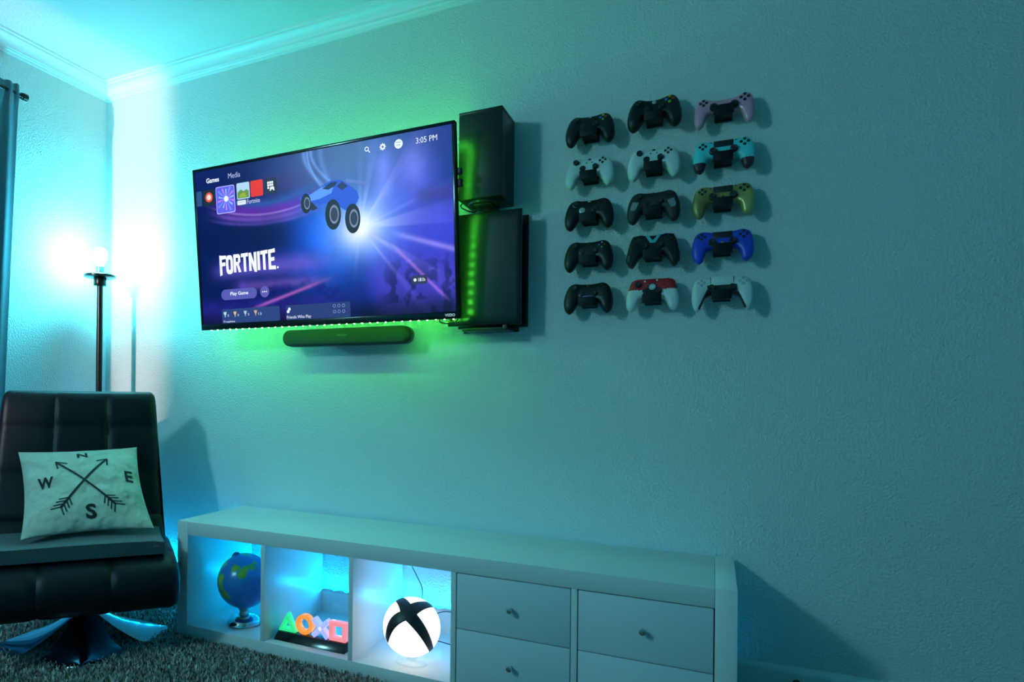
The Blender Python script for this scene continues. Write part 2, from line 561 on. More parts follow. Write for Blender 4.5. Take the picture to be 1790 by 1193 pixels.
def television():
    t = thing('television', 'wall mounted flat television showing a game menu, tilted down', 'television')
    t.matrix_world = M_TV
    # housing behind the screen
    MB().box(0, TW, 0, TH, -0.022, -0.0015).build('back_housing', M_black, t, 0.003)
    bz = 0.0105
    fr = MB()
    fr.box(0, TW, 0, 0.023, -0.0014, 0.0022)
    fr.box(0, TW, TH - bz, TH, -0.0014, 0.0022)
    fr.box(0, bz, 0.023, TH - bz, -0.0014, 0.0022)
    fr.box(TW - bz, TW, 0.023, TH - bz, -0.0014, 0.0022)
    f = fr.build('bezel', M_gloss, t, 0.0006)
    # electronics hump and tilting bracket
    MB().box(0.18, TW - 0.18, 0.06, TH - 0.20, -0.060, -0.0225).build('rear_cover', M_black, t, 0.008)
    mm = MB()
    mm.box(TW / 2 - 0.16, TW / 2 + 0.16, 0.17, 0.37, -0.072, -0.0605)
    mm.build('mount_plate', M_steel, t, 0.001)
    arm = MB(M_TV.inverted())
    arm.box(TX0 + TW / 2 - 0.05, TX0 + TW / 2 + 0.05, -0.14, -0.012, 1.40, 1.47)
    arm.box(TX0 + TW / 2 - 0.20, TX0 + TW / 2 + 0.20, -0.012, -0.001, 1.34, 1.53)
    arm.build('mount_arm', M_black, t, 0.002)
    # maker's badge, its lettering brightened by a glow put into the material
    E = lambda name, c, s=1.0: mat(name, tuple(0.25 * q for q in srgb(*c)), 0.5, emit=srgb(*c), strength=s, sample='NONE')
    vs, fs = text_geo('VIZIO', TW - 0.050, TW - 0.014, 0.0085, 0.0175, 0.02)
    MB().add([(x, y, 0.0026) for x, y in vs], fs).build('badge', mat('badge_glow', (0.75, 0.78, 0.8), 0.35, emit=(0.6, 0.65, 0.7), strength=0.5, sample='NONE'), t)
    sc = link('screen', paint_screen(), screen_mat(), t)
    z = [0.0010]
    def flat(name, geo, c, s=1.0, lift=0.0):
        vs, fs = geo
        return MB().add([(x, y, z[0] + lift) for x, y in vs], fs).build(name, E('px_%d_%d_%d' % c, c, s), sc)
    def poly(name, pts, c, lift=0.0):
        return flat(name, (pts, [tuple(range(len(pts)))]), c, 1.0, lift)
    W_ = (240, 242, 252)
    flat('menu_text', text_geo('Games', 0.068, 0.132, 0.581, 0.600, 0.02), (248, 248, 255))
    flat('menu_text', text_geo('Media', 0.178, 0.237, 0.585, 0.605), (176, 184, 220))
    # row of tiles
    def tile(x0, y0, x1, y1, c, r=0.006):
        return poly('game_tile', rrect(x0, y0, x1, y1, r), c)
    tile(0.0125, 0.497, 0.040, 0.555, (40, 70, 120), 0.003)
    tile(0.046, 0.495, 0.106, 0.556, (10, 14, 34))
    poly('tile_art', circ(0.077, 0.526, 0.019), (222, 70, 50), 0.0003)
    poly('tile_art', circ(0.077, 0.526, 0.011), (236, 214, 206), 0.0005)
    poly('tile_border', rrect(0.1125, 0.455, 0.2055, 0.560, 0.008), (188, 176, 255))
    poly('game_tile', rrect(0.1150, 0.458, 0.2030, 0.557, 0.007), (92, 88, 226), 0.0003)
    for k in range(14):
        a = 2 * math.pi * k / 14 + 0.2
        c = ((150, 190, 255), (196, 120, 240), (110, 140, 250))[k % 3]
        rr = 0.038 + 0.006 * (k % 3)
        cx, cy = 0.163, 0.510
        poly('tile_art', [(cx, cy), (cx + rr * math.cos(a - .09), cy + rr * math.sin(a - .09)), (cx + rr * math.cos(a + .09), cy + rr * math.sin(a + .09))], c, 0.0005)
    poly('tile_art', circ(0.163, 0.510, 0.011), (232, 240, 255), 0.0007)
    tile(0.216, 0.499, 0.278, 0.561, (176, 206, 236))
    poly('tile_art', [(0.220, 0.503), (0.274, 0.503), (0.274, 0.528), (0.262, 0.534), (0.250, 0.528), (0.236, 0.536), (0.220, 0.526)], (96, 140, 52), 0.0003)
    poly('tile_art', [(0.228, 0.506), (0.262, 0.506), (0.258, 0.520), (0.246, 0.524), (0.232, 0.518)], (150, 170, 40), 0.0005)
    tile(0.283, 0.501, 0.341, 0.561, (226, 34, 20))
    tile(0.349, 0.502, 0.405, 0.560, (28, 32, 60))
    for i in range(3):
        for j in range(3):
            if (i, j) not in ((2, 0), (1, 0)):
                poly('menu_icon', rrect(0.362 + i * 0.0095, 0.521 + j * 0.0095, 0.370 + i * 0.0095, 0.529 + j * 0.0095, 0.0015), W_, 0.0003)
    poly('menu_icon', [(0.372, 0.513), (0.377, 0.513), (0.380, 0.518), (0.386, 0.518), (0.389, 0.513), (0.394, 0.513), (0.392, 0.526), (0.388, 0.528), (0.378, 0.528), (0.374, 0.526)], W_, 0.0003)
    poly('menu_badge', rrect(0.216, 0.478, 0.258, 0.495, 0.004), (228, 232, 246))
    flat('menu_text', text_geo('PS4|PS5', 0.221, 0.253, 0.4835, 0.4895, 0.0), (120, 124, 150), lift=0.0003)
    flat('menu_text', text_geo('Fortnite', 0.264, 0.324, 0.478, 0.495), (206, 208, 238))
    # header icons
    ring = lambda cx, cy, r0, r1, n=24: ([(cx + r * math.cos(2 * math.pi * k / n), cy + r * math.sin(2 * math.pi * k / n)) for r in (r0, r1) for k in range(n)],
                                         [(k, (k + 1) % n, n + (k + 1) % n, n + k) for k in range(n)])
    flat('search_icon', ring(0.789, 0.601, 0.0055, 0.0082), W_)
    poly('search_icon_handle', [(0.7935, 0.5945), (0.7955, 0.5965), (0.8025, 0.5885), (0.8005, 0.5865)], W_)
    flat('settings_icon', ring(0.851, 0.599, 0.0042, 0.0092), W_)
    for k in range(8):
        a = 2 * math.pi * k / 8
        ca, sa = math.cos(a), math.sin(a)
        poly('settings_icon_tooth', [(0.851 + 0.0088 * ca - 0.0024 * sa, 0.599 + 0.0088 * sa + 0.0024 * ca), (0.851 + 0.0088 * ca + 0.0024 * sa, 0.599 + 0.0088 * sa - 0.0024 * ca),
                                     (0.851 + 0.0118 * ca + 0.0018 * sa, 0.599 + 0.0118 * sa - 0.0018 * ca), (0.851 + 0.0118 * ca - 0.0018 * sa, 0.599 + 0.0118 * sa + 0.0018 * ca)], W_)
    poly('avatar', circ(0.911, 0.599, 0.0155), (232, 238, 244))
    poly('avatar_mark', rrect(0.901, 0.603, 0.921, 0.606, 0.001), (150, 180, 170), 0.0003)
    poly('avatar_mark', rrect(0.903, 0.594, 0.919, 0.597, 0.001), (150, 180, 170), 0.0003)
    flat('clock_text', text_geo('3:05 PM', 0.975, 1.051, 0.589, 0.608), (230, 234, 250))
    # block lettering of the game's title
    H0, H1 = 0.222, 0.292
    def L(x, pts_list):
        for pts in pts_list:
            poly('title_letter', [(x + px, H0 + (H1 - H0) * py) for px, py in pts], (246, 246, 252))
    w_ = 0.030; s_ = 0.0118
    L(0.112, [[(0, -.14), (s_, -.08), (s_, 1), (0, 1.03)], [(s_, .78), (w_ + .004, .80), (w_ + .004, .99), (s_, 1.0)], [(s_, .40), (w_ - .001, .42), (w_ - .001, .62), (s_, .61)]])
    def O(x):
        n = 20
        o = [(x + 0.0175 + 0.0175 * math.copysign(abs(math.cos(a)) ** .6, math.cos(a)), H0 + (H1 - H0) * (.46 + .53 * math.copysign(abs(math.sin(a)) ** .6, math.sin(a)))) for a in [2 * math.pi * k / n for k in range(n)]]
        i = [(x + 0.0175 + 0.0055 * math.copysign(abs(math.cos(a)) ** .6, math.cos(a)), H0 + (H1 - H0) * (.46 + .30 * math.copysign(abs(math.sin(a)) ** .6, math.sin(a)))) for a in [2 * math.pi * k / n for k in range(n)]]
        flat('title_letter', (o + i, [(k, (k + 1) % n, n + (k + 1) % n, n + k) for k in range(n)]), (246, 246, 252))
    O(0.144)
    L(0.182, [[(0, 0), (s_, 0), (s_, 1), (0, 1)], [(s_, .80), (.027, .80), (.034, .88), (.027, 1.0), (s_, 1.0)], [(.022, .44), (.034, .56), (.034, .88), (.024, .88), (.022, .66)],
               [(s_, .40), (.026, .40), (.028, .56), (s_, .58)], [(.014, .42), (.026, .42), (.036, 0), (.024, -.02)]])
    L(0.220, [[(0, .80), (.034, .82), (.034, 1.02), (0, 1.0)], [(.011, 0), (.023, -.02), (.023, .82), (.011, .82)]])
    L(0.257, [[(0, 0), (s_, 0), (s_, 1), (0, 1)], [(.025, -.06), (.037, -.08), (.037, 1.02), (.025, 1.0)], [(0, 1), (s_, 1), (.037, -.08), (.025, -.06)]])
    L(0.298, [[(0, 0), (.012, 0), (.012, 1.03), (0, 1.02)]])
    L(0.313, [[(0, .83), (.034, .86), (.034, 1.06), (0, 1.03)], [(.011, 0), (.023, -.02), (.023, .85), (.011, .84)]])
    L(0.350, [[(0, -.02), (s_, -.02), (s_, 1.06), (0, 1.05)], [(s_, .86), (.032, .88), (.032, 1.10), (s_, 1.06)], [(s_, .42), (.028, .44), (.028, .64), (s_, .62)], [(s_, -.02), (.034, -.04), (.033, .17), (s_, .18)]])
    poly('title_letter', circ(0.392, 0.226, 0.0042, n=12), (246, 246, 252))
    # buttons
    poly('play_button', rrect(0.112, 0.116, 0.288, 0.158, 0.020), (86, 82, 168))
    flat('button_text', text_geo('Play Game', 0.158, 0.246, 0.129, 0.147, 0.012), (248, 248, 255), lift=0.0003)
    poly('menu_button', circ(0.325, 0.138, 0.0215), (96, 84, 172))
    for k in (-1, 0, 1):
        poly('menu_button_dot', circ(0.325 + k * 0.0085, 0.138, 0.0027, n=10), W_, 0.0003)
    poly('info_card', rrect(0.110, 0.0242, 0.391, 0.080, 0.006), (40, 58, 118))
    poly('info_card', rrect(0.420, 0.0242, 0.700, 0.080, 0.006), (38, 50, 112))
    for x, c, n_ in ((0.126, (190, 220, 250), '0'), (0.176, (226, 186, 120), '0'), (0.227, (176, 186, 214), '0'), (0.277, (206, 160, 140), '13')):
        poly('trophy_icon', [(x - .008, .069), (x + .008, .069), (x + .005, .059), (x + .0015, .055), (x + .0015, .051), (x + .004, .049), (x - .004, .049), (x - .0015, .051), (x - .0015, .055), (x - .005, .059)], c, 0.0003)
        flat('trophy_count', text_geo(n_, x + .0125, x + (.0185 if n_ == '0' else .028), .050, .0595), (220, 226, 245), lift=0.0003)
    flat('card_text', text_geo('Trophies', 0.115, 0.174, 0.0245, 0.0345), (236, 238, 250), lift=0.0003)
    flat('card_text', text_geo('Friends Who Play', 0.423, 0.532, 0.0255, 0.0405), (236, 238, 250), lift=0.0003)
    poly('card_icon', circ(0.436, 0.065, 0.006, n=14), W_, 0.0003)
    poly('card_icon', circ(0.430, 0.056, 0.006, n=14), W_, 0.0003)
    for k in range(6):
        flat('card_icon', ring(0.634 + 0.019 * (k % 3), 0.067 - 0.021 * (k // 3), 0.0048, 0.0062, 14), (150, 160, 205), lift=0.0003)
    poly('playtime_badge', rrect(0.944, 0.123, 1.002, 0.153, 0.006), (44, 46, 84))
    poly('playtime_icon', circ(0.957, 0.138, 0.0055, n=14), W_, 0.0003)
    flat('playtime_text', text_geo('181h', 0.969, 0.994, 0.132, 0.144, 0.01), W_, lift=0.0003)
    # generic blue buggy picture in the middle of the screen
    z[0] = 0.0011
    car = (44, 84, 206)
    poly('picture_buggy', [(.505, .470), (.522, .486), (.560, .478), (.600, .500), (.640, .515), (.680, .512), (.715, .488), (.742, .468), (.752, .440), (.735, .412), (.700, .400), (.672, .418), (.640, .440), (.590, .436), (.545, .444), (.512, .448)], car)
    poly('picture_buggy', [(.545, .474), (.600, .496), (.655, .500), (.640, .470), (.590, .456), (.545, .452)], (92, 146, 238), 0.0003)
    poly('picture_buggy', [(.603, .490), (.640, .508), (.668, .508), (.655, .492), (.628, .484)], (30, 40, 86), 0.0005)
    poly('picture_buggy', [(.664, .492), (.686, .506), (.708, .486), (.684, .474)], (38, 48, 96), 0.0005)
    poly('picture_buggy', [(.700, .512), (.780, .492), (.790, .500), (.782, .478), (.770, .484), (.704, .500)], (96, 120, 190), 0.0005)
    poly('picture_buggy', [(.508, .455), (.560, .446), (.580, .424), (.560, .418), (.520, .434)], (34, 36, 60), 0.0004)
    for cx, cy, rx, ry in ((.531, .447, .022, .036), (.644, .394, .033, .054), (.724, .371, .031, .052)):
        poly('picture_wheel', circ(cx, cy, rx, ry), (22, 26, 44), 0.0007)
        poly('picture_wheel', circ(cx + .005, cy, rx * .6, ry * .62), (120, 130, 160), 0.0009)
        poly('picture_wheel', circ(cx + .005, cy, rx * .45, ry * .46), (44, 50, 76), 0.0011)
    return t
television()

# plugs on the right edge of the set
pl = thing('media_plug', 'black plugs sticking out of the right edge of the television', 'plug')
pl.matrix_world = M_TV
MB().box(TW + 0.0005, TW + 0.016, 0.470, 0.492, -0.020, -0.006).build('plug_body', M_black, pl, 0.002)
MB().box(TW + 0.0005, TW + 0.016, 0.430, 0.456, -0.020, -0.006).build('plug_body', M_black, pl, 0.002)

def tv_strip():
    t = thing('led_strip', 'green LED strip around the back edge of the television', 'light strip')
    t.matrix_world = M_TV
    zb = -0.0225
    e = 0.010
    tp = MB()
    tp.box(0.01, TW - 0.01, 0.003, e, zb - 0.0012, zb)
    tp.box(0.01, TW - 0.01, TH - e - 0.008, TH - 0.010, zb - 0.0012, zb)
    tp.box(0.010, 0.019, 0.02, TH - 0.03, zb - 0.0012, zb)
    tp.box(TW - 0.019, TW - 0.010, 0.02, TH - 0.03, zb - 0.0012, zb)
    tp.build('tape', M_tape, t)
    me = MB().box(-0.002, 0.002, -0.002, 0.002, -0.0018, 0).mesh('led')
    me.materials.append(M_ledg)
    pts = []
    n = 34
    for k in range(n):
        x = 0.030 + (TW - 0.06) * k / (n - 1)
        pts.append((x, 0.0004))
        pts.append((x, TH - 0.014))
    for k in range(17):
        y = 0.035 + (TH - 0.08) * k / 16
        pts.append((0.0145, y))
        pts.append((TW - 0.0145, y))
    for x, y in pts:
        link('led', me, None, t, (x, y, zb - 0.0013))
tv_strip()

o = MB().tube([tuple(p) for p in catmull([np.array(p) for p in ((1.795, -0.150, 1.190), (1.806, -0.152, 1.168), (1.832, -0.152, 1.1625), (1.862, -0.150, 1.170), (1.880, -0.146, 1.190))], 5)], 0.0032, 8).build('video_cable', M_cable, smooth=True)
tag(o, 'short black cable under the lower right corner of the television', 'cable')

# ------------------------------------------------------------------ sound bar
def soundbar():
    x0, x1, z0, z1 = 1.113, 1.664, 1.103, 1.169
    t = thing('soundbar', 'dark rounded soundbar on the wall below the television', 'soundbar', ((x0 + x1) / 2, 0, z0))
    hw, h = (x1 - x0) / 2, z1 - z0
    M = Matrix.Rotation(R(90), 4, 'X')     # xy outline -> xz plane, prism height -> -y
    MB(M).prism(rrect(-hw, 0, hw, h, h / 2 - 0.0003, 12), 0.042, 0.076).build('end_caps', M_matte, t, 0.003, smooth=True)
    MB(M).prism(rrect(-hw + 0.001, 0.001, hw - 0.001, h - 0.001, h / 2 - 0.0013, 12), 0.0765, 0.102).build('fabric_front', mat('soundbar_fabric', (0.02, 0.022, 0.022), 0.9, bump=(900, 1, 0.0008)), t, 0.009, 4, smooth=True)
    MB(M).box(-0.12, 0.12, 0.012, 0.05, 0.0005, 0.0418).build('wall_bracket', M_black, t, 0.001)
    vs, fs = text_geo('DENON', -0.022, 0.022, 0.0335, 0.041)
    MB(M).add([(x, y, 0.1024) for x, y in vs], fs).build('badge', mat('faint_badge', (0.09, 0.11, 0.09), 0.4), t)
soundbar()

# ------------------------------------------------------------------ consoles on the wall
def tower_console():
    w_, h_, d_ = 0.151, 0.301, 0.151
    t = thing('game_console', 'black tower game console on the wall right of the television', 'game console', (1.9425, -0.002, 1.572))
    MB().box(-w_ / 2, w_ / 2, -d_, 0, 0.004, h_ - 0.011).build('body', M_matte, t, 0.0025)
    MB().box(-w_ / 2, w_ / 2, -d_, 0, h_ - 0.0098, h_).build('top_rim', M_matte, t, 0.002)
    MB().box(-w_ / 2 + .002, w_ / 2 - .002, -d_ + .002, -0.002, h_ - 0.0115, h_ - 0.0093).build('rim_groove', M_black, t)
    K = Matrix.Translation((0, -d_ / 2, 0))
    MB(K).lathe([(0.052, -0.004), (0.060, -0.003), (0.062, 0.001), (0.062, 0.0045)], 48).build('base_disc', M_black, t, smooth=True)
    g = MB(K)
    for i in range(-5, 6):
        for j in range(-5, 6):
            if math.hypot(i, j) < 5.2:
                g.lathe([(0.0028, -0.0052), (0.0028, -0.0042)], 8, Matrix.Translation((i * 0.009, j * 0.009, 0)))
    g.build('vent_holes', M_gap, t)['kind'] = 'stuff'
    MB().box(-0.03, 0.03, -0.12, 0.0, -0.0095, -0.0052).build('wall_bracket', M_black, t, 0.001)
tower_console()

def winged_console():
    t = thing('game_console', 'wide black winged game console on the wall under the tower console', 'game console', (1.94, 0, 1.152))
    M = Matrix.Rotation(R(90), 4, 'X')
    def wing(y0, y1, x0, x1, z0, z1, bow):
        # slab whose face bows slightly, from y0 (front) to y1 (back)
        nx, nz = 14, 12
        vs, fs = [], []
        for side, yy in ((0, y0), (1, y1)):
            for j in range(nz + 1):
                for i in range(nx + 1):
                    u, v = i / nx, j / nz
                    b = bow * (math.sin(math.pi * v) * 0.6 + 0.8 * (u - 0.5) ** 2 * -1.2)
                    vs.append((x0 + (x1 - x0) * u, yy - b, z0 + (z1 - z0) * v))
        N = (nx + 1) * (nz + 1)
        q = lambda s, i, j: s * N + j * (nx + 1) + i
        for j in range(nz):
            for i in range(nx):
                fs.append((q(0, i, j), q(0, i + 1, j), q(0, i + 1, j + 1), q(0, i, j + 1)))
                fs.append((q(1, i, j), q(1, i, j + 1), q(1, i + 1, j + 1), q(1, i + 1, j)))
        for i in range(nx):
            fs.append((q(0, i, 0), q(1, i, 0), q(1, i + 1, 0), q(0, i + 1, 0)))
            fs.append((q(0, i, nz), q(0, i + 1, nz), q(1, i + 1, nz), q(1, i, nz)))
        for j in range(nz):
            fs.append((q(0, 0, j), q(0, 0, j + 1), q(1, 0, j + 1), q(1, 0, j)))
            fs.append((q(0, nx, j), q(1, nx, j), q(1, nx, j + 1), q(0, nx, j + 1)))
        return MB().add(vs, fs)
    Mp = mat('console_plate', (0.006, 0.007, 0.007), 0.28, spec=0.35)
    wing(-0.098, -0.086, -0.1265, 0.1305, 0.004, 0.390, 0.006).build('side_plate', Mp, t, 0.0015, smooth=True)
    wing(-0.016, -0.006, -0.118, 0.133, 0.002, 0.388, 0.0).build('side_plate', Mp, t, 0.0015, smooth=True)
    core = rrect(-0.110, 0.010, 0.118, 0.365, 0.05, 8)
    MB(M).prism(core, 0.0165, 0.0855).build('core', mat('console_core', (0.006, 0.006, 0.008), 0.12), t, 0.012, 4, smooth=True)
    br = MB()
    br.box(-0.075, 0.085, -0.095, -0.001, -0.014, -0.004)
    br.box(0.070, 0.085, -0.100, -0.094, -0.014, 0.003)
    br.box(-0.10, 0.10, -0.0055, -0.001, -0.014, 0.06)
    br.build('wall_bracket', M_black, t, 0.001)
winged_console()

MB().tube([(1.868, -0.10, 1.585), (1.862, -0.115, 1.570), (1.868, -0.12, 1.560), (1.885, -0.10, 1.552), (1.893, -0.06, 1.556), (1.89, -0.03, 1.568)], 0.0022).build('power_cable', M_cable, smooth=True)
tag(bpy.data.objects['power_cable'], 'thin black cable looping between the two wall consoles', 'cable')

# ------------------------------------------------------------------ game controllers on wall hooks
# half outlines, left grip tip to centre: (Tx, Ty, Bx, By, half thickness), centimetres
SHAPES = {
    'xbox': [(-6.1, -6.2, -5.7, -6.3, .55), (-7.1, -5.3, -4.9, -5.7, 1.25), (-7.6, -3.3, -4.2, -4.6, 1.75), (-7.5, -.9, -3.6, -3.4, 1.9), (-6.9, 1.5, -2.9, -2.7, 1.85),
             (-5.9, 3.3, -2.2, -2.45, 1.7), (-4.3, 4.0, -1.5, -2.4, 1.55), (-2.4, 3.7, -.8, -2.4, 1.5), (0, 3.55, 0, -2.4, 1.5)],
    'x360': [(-6.4, -6.3, -5.9, -6.5, .7), (-7.4, -5.2, -4.8, -5.8, 1.5), (-7.8, -3.2, -4.0, -4.5, 2.1), (-7.6, -.8, -3.4, -3.3, 2.2), (-7.0, 1.6, -2.8, -2.7, 2.1),
             (-6.0, 3.4, -2.1, -2.5, 1.9), (-4.5, 4.1, -1.5, -2.5, 1.75), (-2.4, 3.5, -.8, -2.5, 1.45), (0, 3.2, 0, -2.5, 1.4)],
    'ds4': [(-6.6, -6.0, -6.0, -6.1, .6), (-7.6, -5.0, -5.2, -5.4, 1.3), (-8.1, -3.1, -4.8, -4.0, 1.6), (-8.1, -.9, -4.4, -2.7, 1.7), (-7.8, 1.3, -3.8, -2.1, 1.6),
            (-7.1, 3.1, -3.1, -1.9, 1.5), (-5.4, 3.9, -2.2, -1.9, 1.4), (-2.7, 3.5, -1.1, -1.9, 1.35), (0, 3.5, 0, -1.9, 1.35)],
    'ds3': [(-7.0, -5.6, -6.4, -5.8, .6), (-7.7, -4.6, -5.5, -5.0, 1.15), (-7.9, -2.8, -5.0, -3.5, 1.4), (-7.9, -.8, -4.5, -2.2, 1.5), (-7.7, 1.2, -3.9, -1.6, 1.5),
            (-7.0, 3.1, -3.3, -1.4, 1.5), (-5.4, 3.8, -2.3, -1.4, 1.4), (-3.2, 2.9, -1.2, -1.3, 1.25), (0, 2.6, 0, -1.3, 1.2)],
    'sense': [(-7.0, -6.3, -6.5, -6.4, .55), (-7.7, -5.0, -5.8, -5.6, 1.2), (-8.1, -2.9, -5.2, -4.0, 1.65), (-8.1, -.5, -4.6, -2.5, 1.8), (-7.7, 1.8, -3.8, -1.8, 1.7),
              (-6.9, 3.4, -3.0, -1.6, 1.55), (-5.2, 4.0, -2.1, -1.6, 1.45), (-2.7, 3.9, -1.1, -1.6, 1.4), (0, 3.9, 0, -1.6, 1.4)],
    'pro': [(-6.6, -6.0, -6.0, -6.1, .6), (-7.4, -4.9, -5.0, -5.5, 1.3), (-7.6, -3.0, -4.4, -4.3, 1.7), (-7.4, -.8, -3.8, -3.1, 1.8), (-6.9, 1.3, -3.2, -2.5, 1.75),
            (-6.2, 3.4, -2.4, -2.2, 1.6), (-4.6, 4.2, -1.6, -2.2, 1.5), (-2.4, 4.25, -.8, -2.2, 1.5), (0, 4.25, 0, -2.2, 1.5)],
    'angular': [(-6.8, -6.0, -5.6, -6.3, 1.0), (-7.7, -4.4, -4.9, -5.1, 1.5), (-7.6, -2.4, -4.2, -3.8, 1.7), (-7.1, .3, -3.3, -2.7, 1.7), (-6.5, 2.6, -2.7, -2.4, 1.6),
                (-5.9, 3.9, -2.1, -2.4, 1.5), (-3.6, 4.3, -1.4, -2.4, 1.4), (-2.2, 3.9, -.7, -2.4, 1.4), (0, 3.8, 0, -2.4, 1.4)],
}
def shell_geo(kind, fine=False):
    h = SHAPES[kind]
    full = h + [(-a, b, -c, d, e) for a, b, c, d, e in reversed(h[:-1])]
    st = catmull(full, 1 if kind == 'angular' else (14 if fine else 4))
    n = 64 if fine else 18
    ex = 0.72 if kind != 'angular' else 0.6
    vs, fs = [], []
    for tx, ty, bx, by, hh in st:
        mx, my, ax, ay = (tx + bx) / 2, (ty + by) / 2, (tx - bx) / 2, (ty - by) / 2
        for k in range(n):
            a = 2 * math.pi * k / n
            c = math.copysign(abs(math.cos(a)) ** ex, math.cos(a))
            s = math.copysign(abs(math.sin(a)) ** ex, math.sin(a))
            vs.append(((mx + ax * c) * .01, (my + ay * c) * .01, hh * s * .01))
    m = len(st)
    for i in range(m - 1):
        for k in range(n):
            k2 = (k + 1) % n
            fs.append((i * n + k, (i + 1) * n + k, (i + 1) * n + k2, i * n + k2))
    fs.append(tuple(range(n)))
    fs.append(tuple(reversed([(m - 1) * n + k for k in range(n)])))
    return vs, fs

def P(name, c, r=0.42, metal=0.0, **k):
    return mat(name, c, r, metal, **k)
PL = {
    'black': P('controller_black', (0.006, 0.007, 0.007), 0.42, spec=0.35), 'white': P('controller_white', (0.66, 0.67, 0.66), 0.42),
    'pink': P('controller_pink', (0.80, 0.30, 0.42), 0.28, 0.15), 'aqua': P('controller_aqua', (0.10, 0.66, 0.68), 0.42),
    'maroon': P('controller_maroon', (0.070, 0.012, 0.030), 0.42), 'gold': P('controller_gold', (0.34, 0.27, 0.09), 0.36, 0.4, noise=(22, 0.35)),
    'blue': P('controller_blue', (0.02, 0.05, 0.55), 0.40), 'red': P('controller_red', (0.50, 0.012, 0.02), 0.40),
    'silver': P('controller_silver', (0.5, 0.5, 0.5), 0.3, 0.8), 'button': P('controller_button', (0.016, 0.016, 0.018), 0.35),
    'dark': P('controller_dark', (0.012, 0.013, 0.013), 0.5, bump=(900, 2, 0.0006)), 'stick': P('controller_stick', (0.010, 0.010, 0.011), 0.6),
    'green': P('button_green', (0.12, 0.42, 0.03), 0.4), 'redb': P('button_red', (0.50, 0.04, 0.03), 0.4), 'blueb': P('button_blue', (0.03, 0.12, 0.60), 0.4),
    'yellow': P('button_yellow', (0.60, 0.36, 0.02), 0.4), 'grip': P('controller_grip_grey', (0.20, 0.22, 0.23), 0.6), 'teal': P('controller_teal', (0.10, 0.42, 0.46), 0.35),
    'greyb': P('button_grey', (0.42, 0.43, 0.44), 0.4), 'bluegrey': P('controller_bluegrey', (0.20, 0.22, 0.40), 0.25, 0.6),
}
M_hook = mat('hook_black', (0.004, 0.004, 0.005), 0.55, spec=0.25)
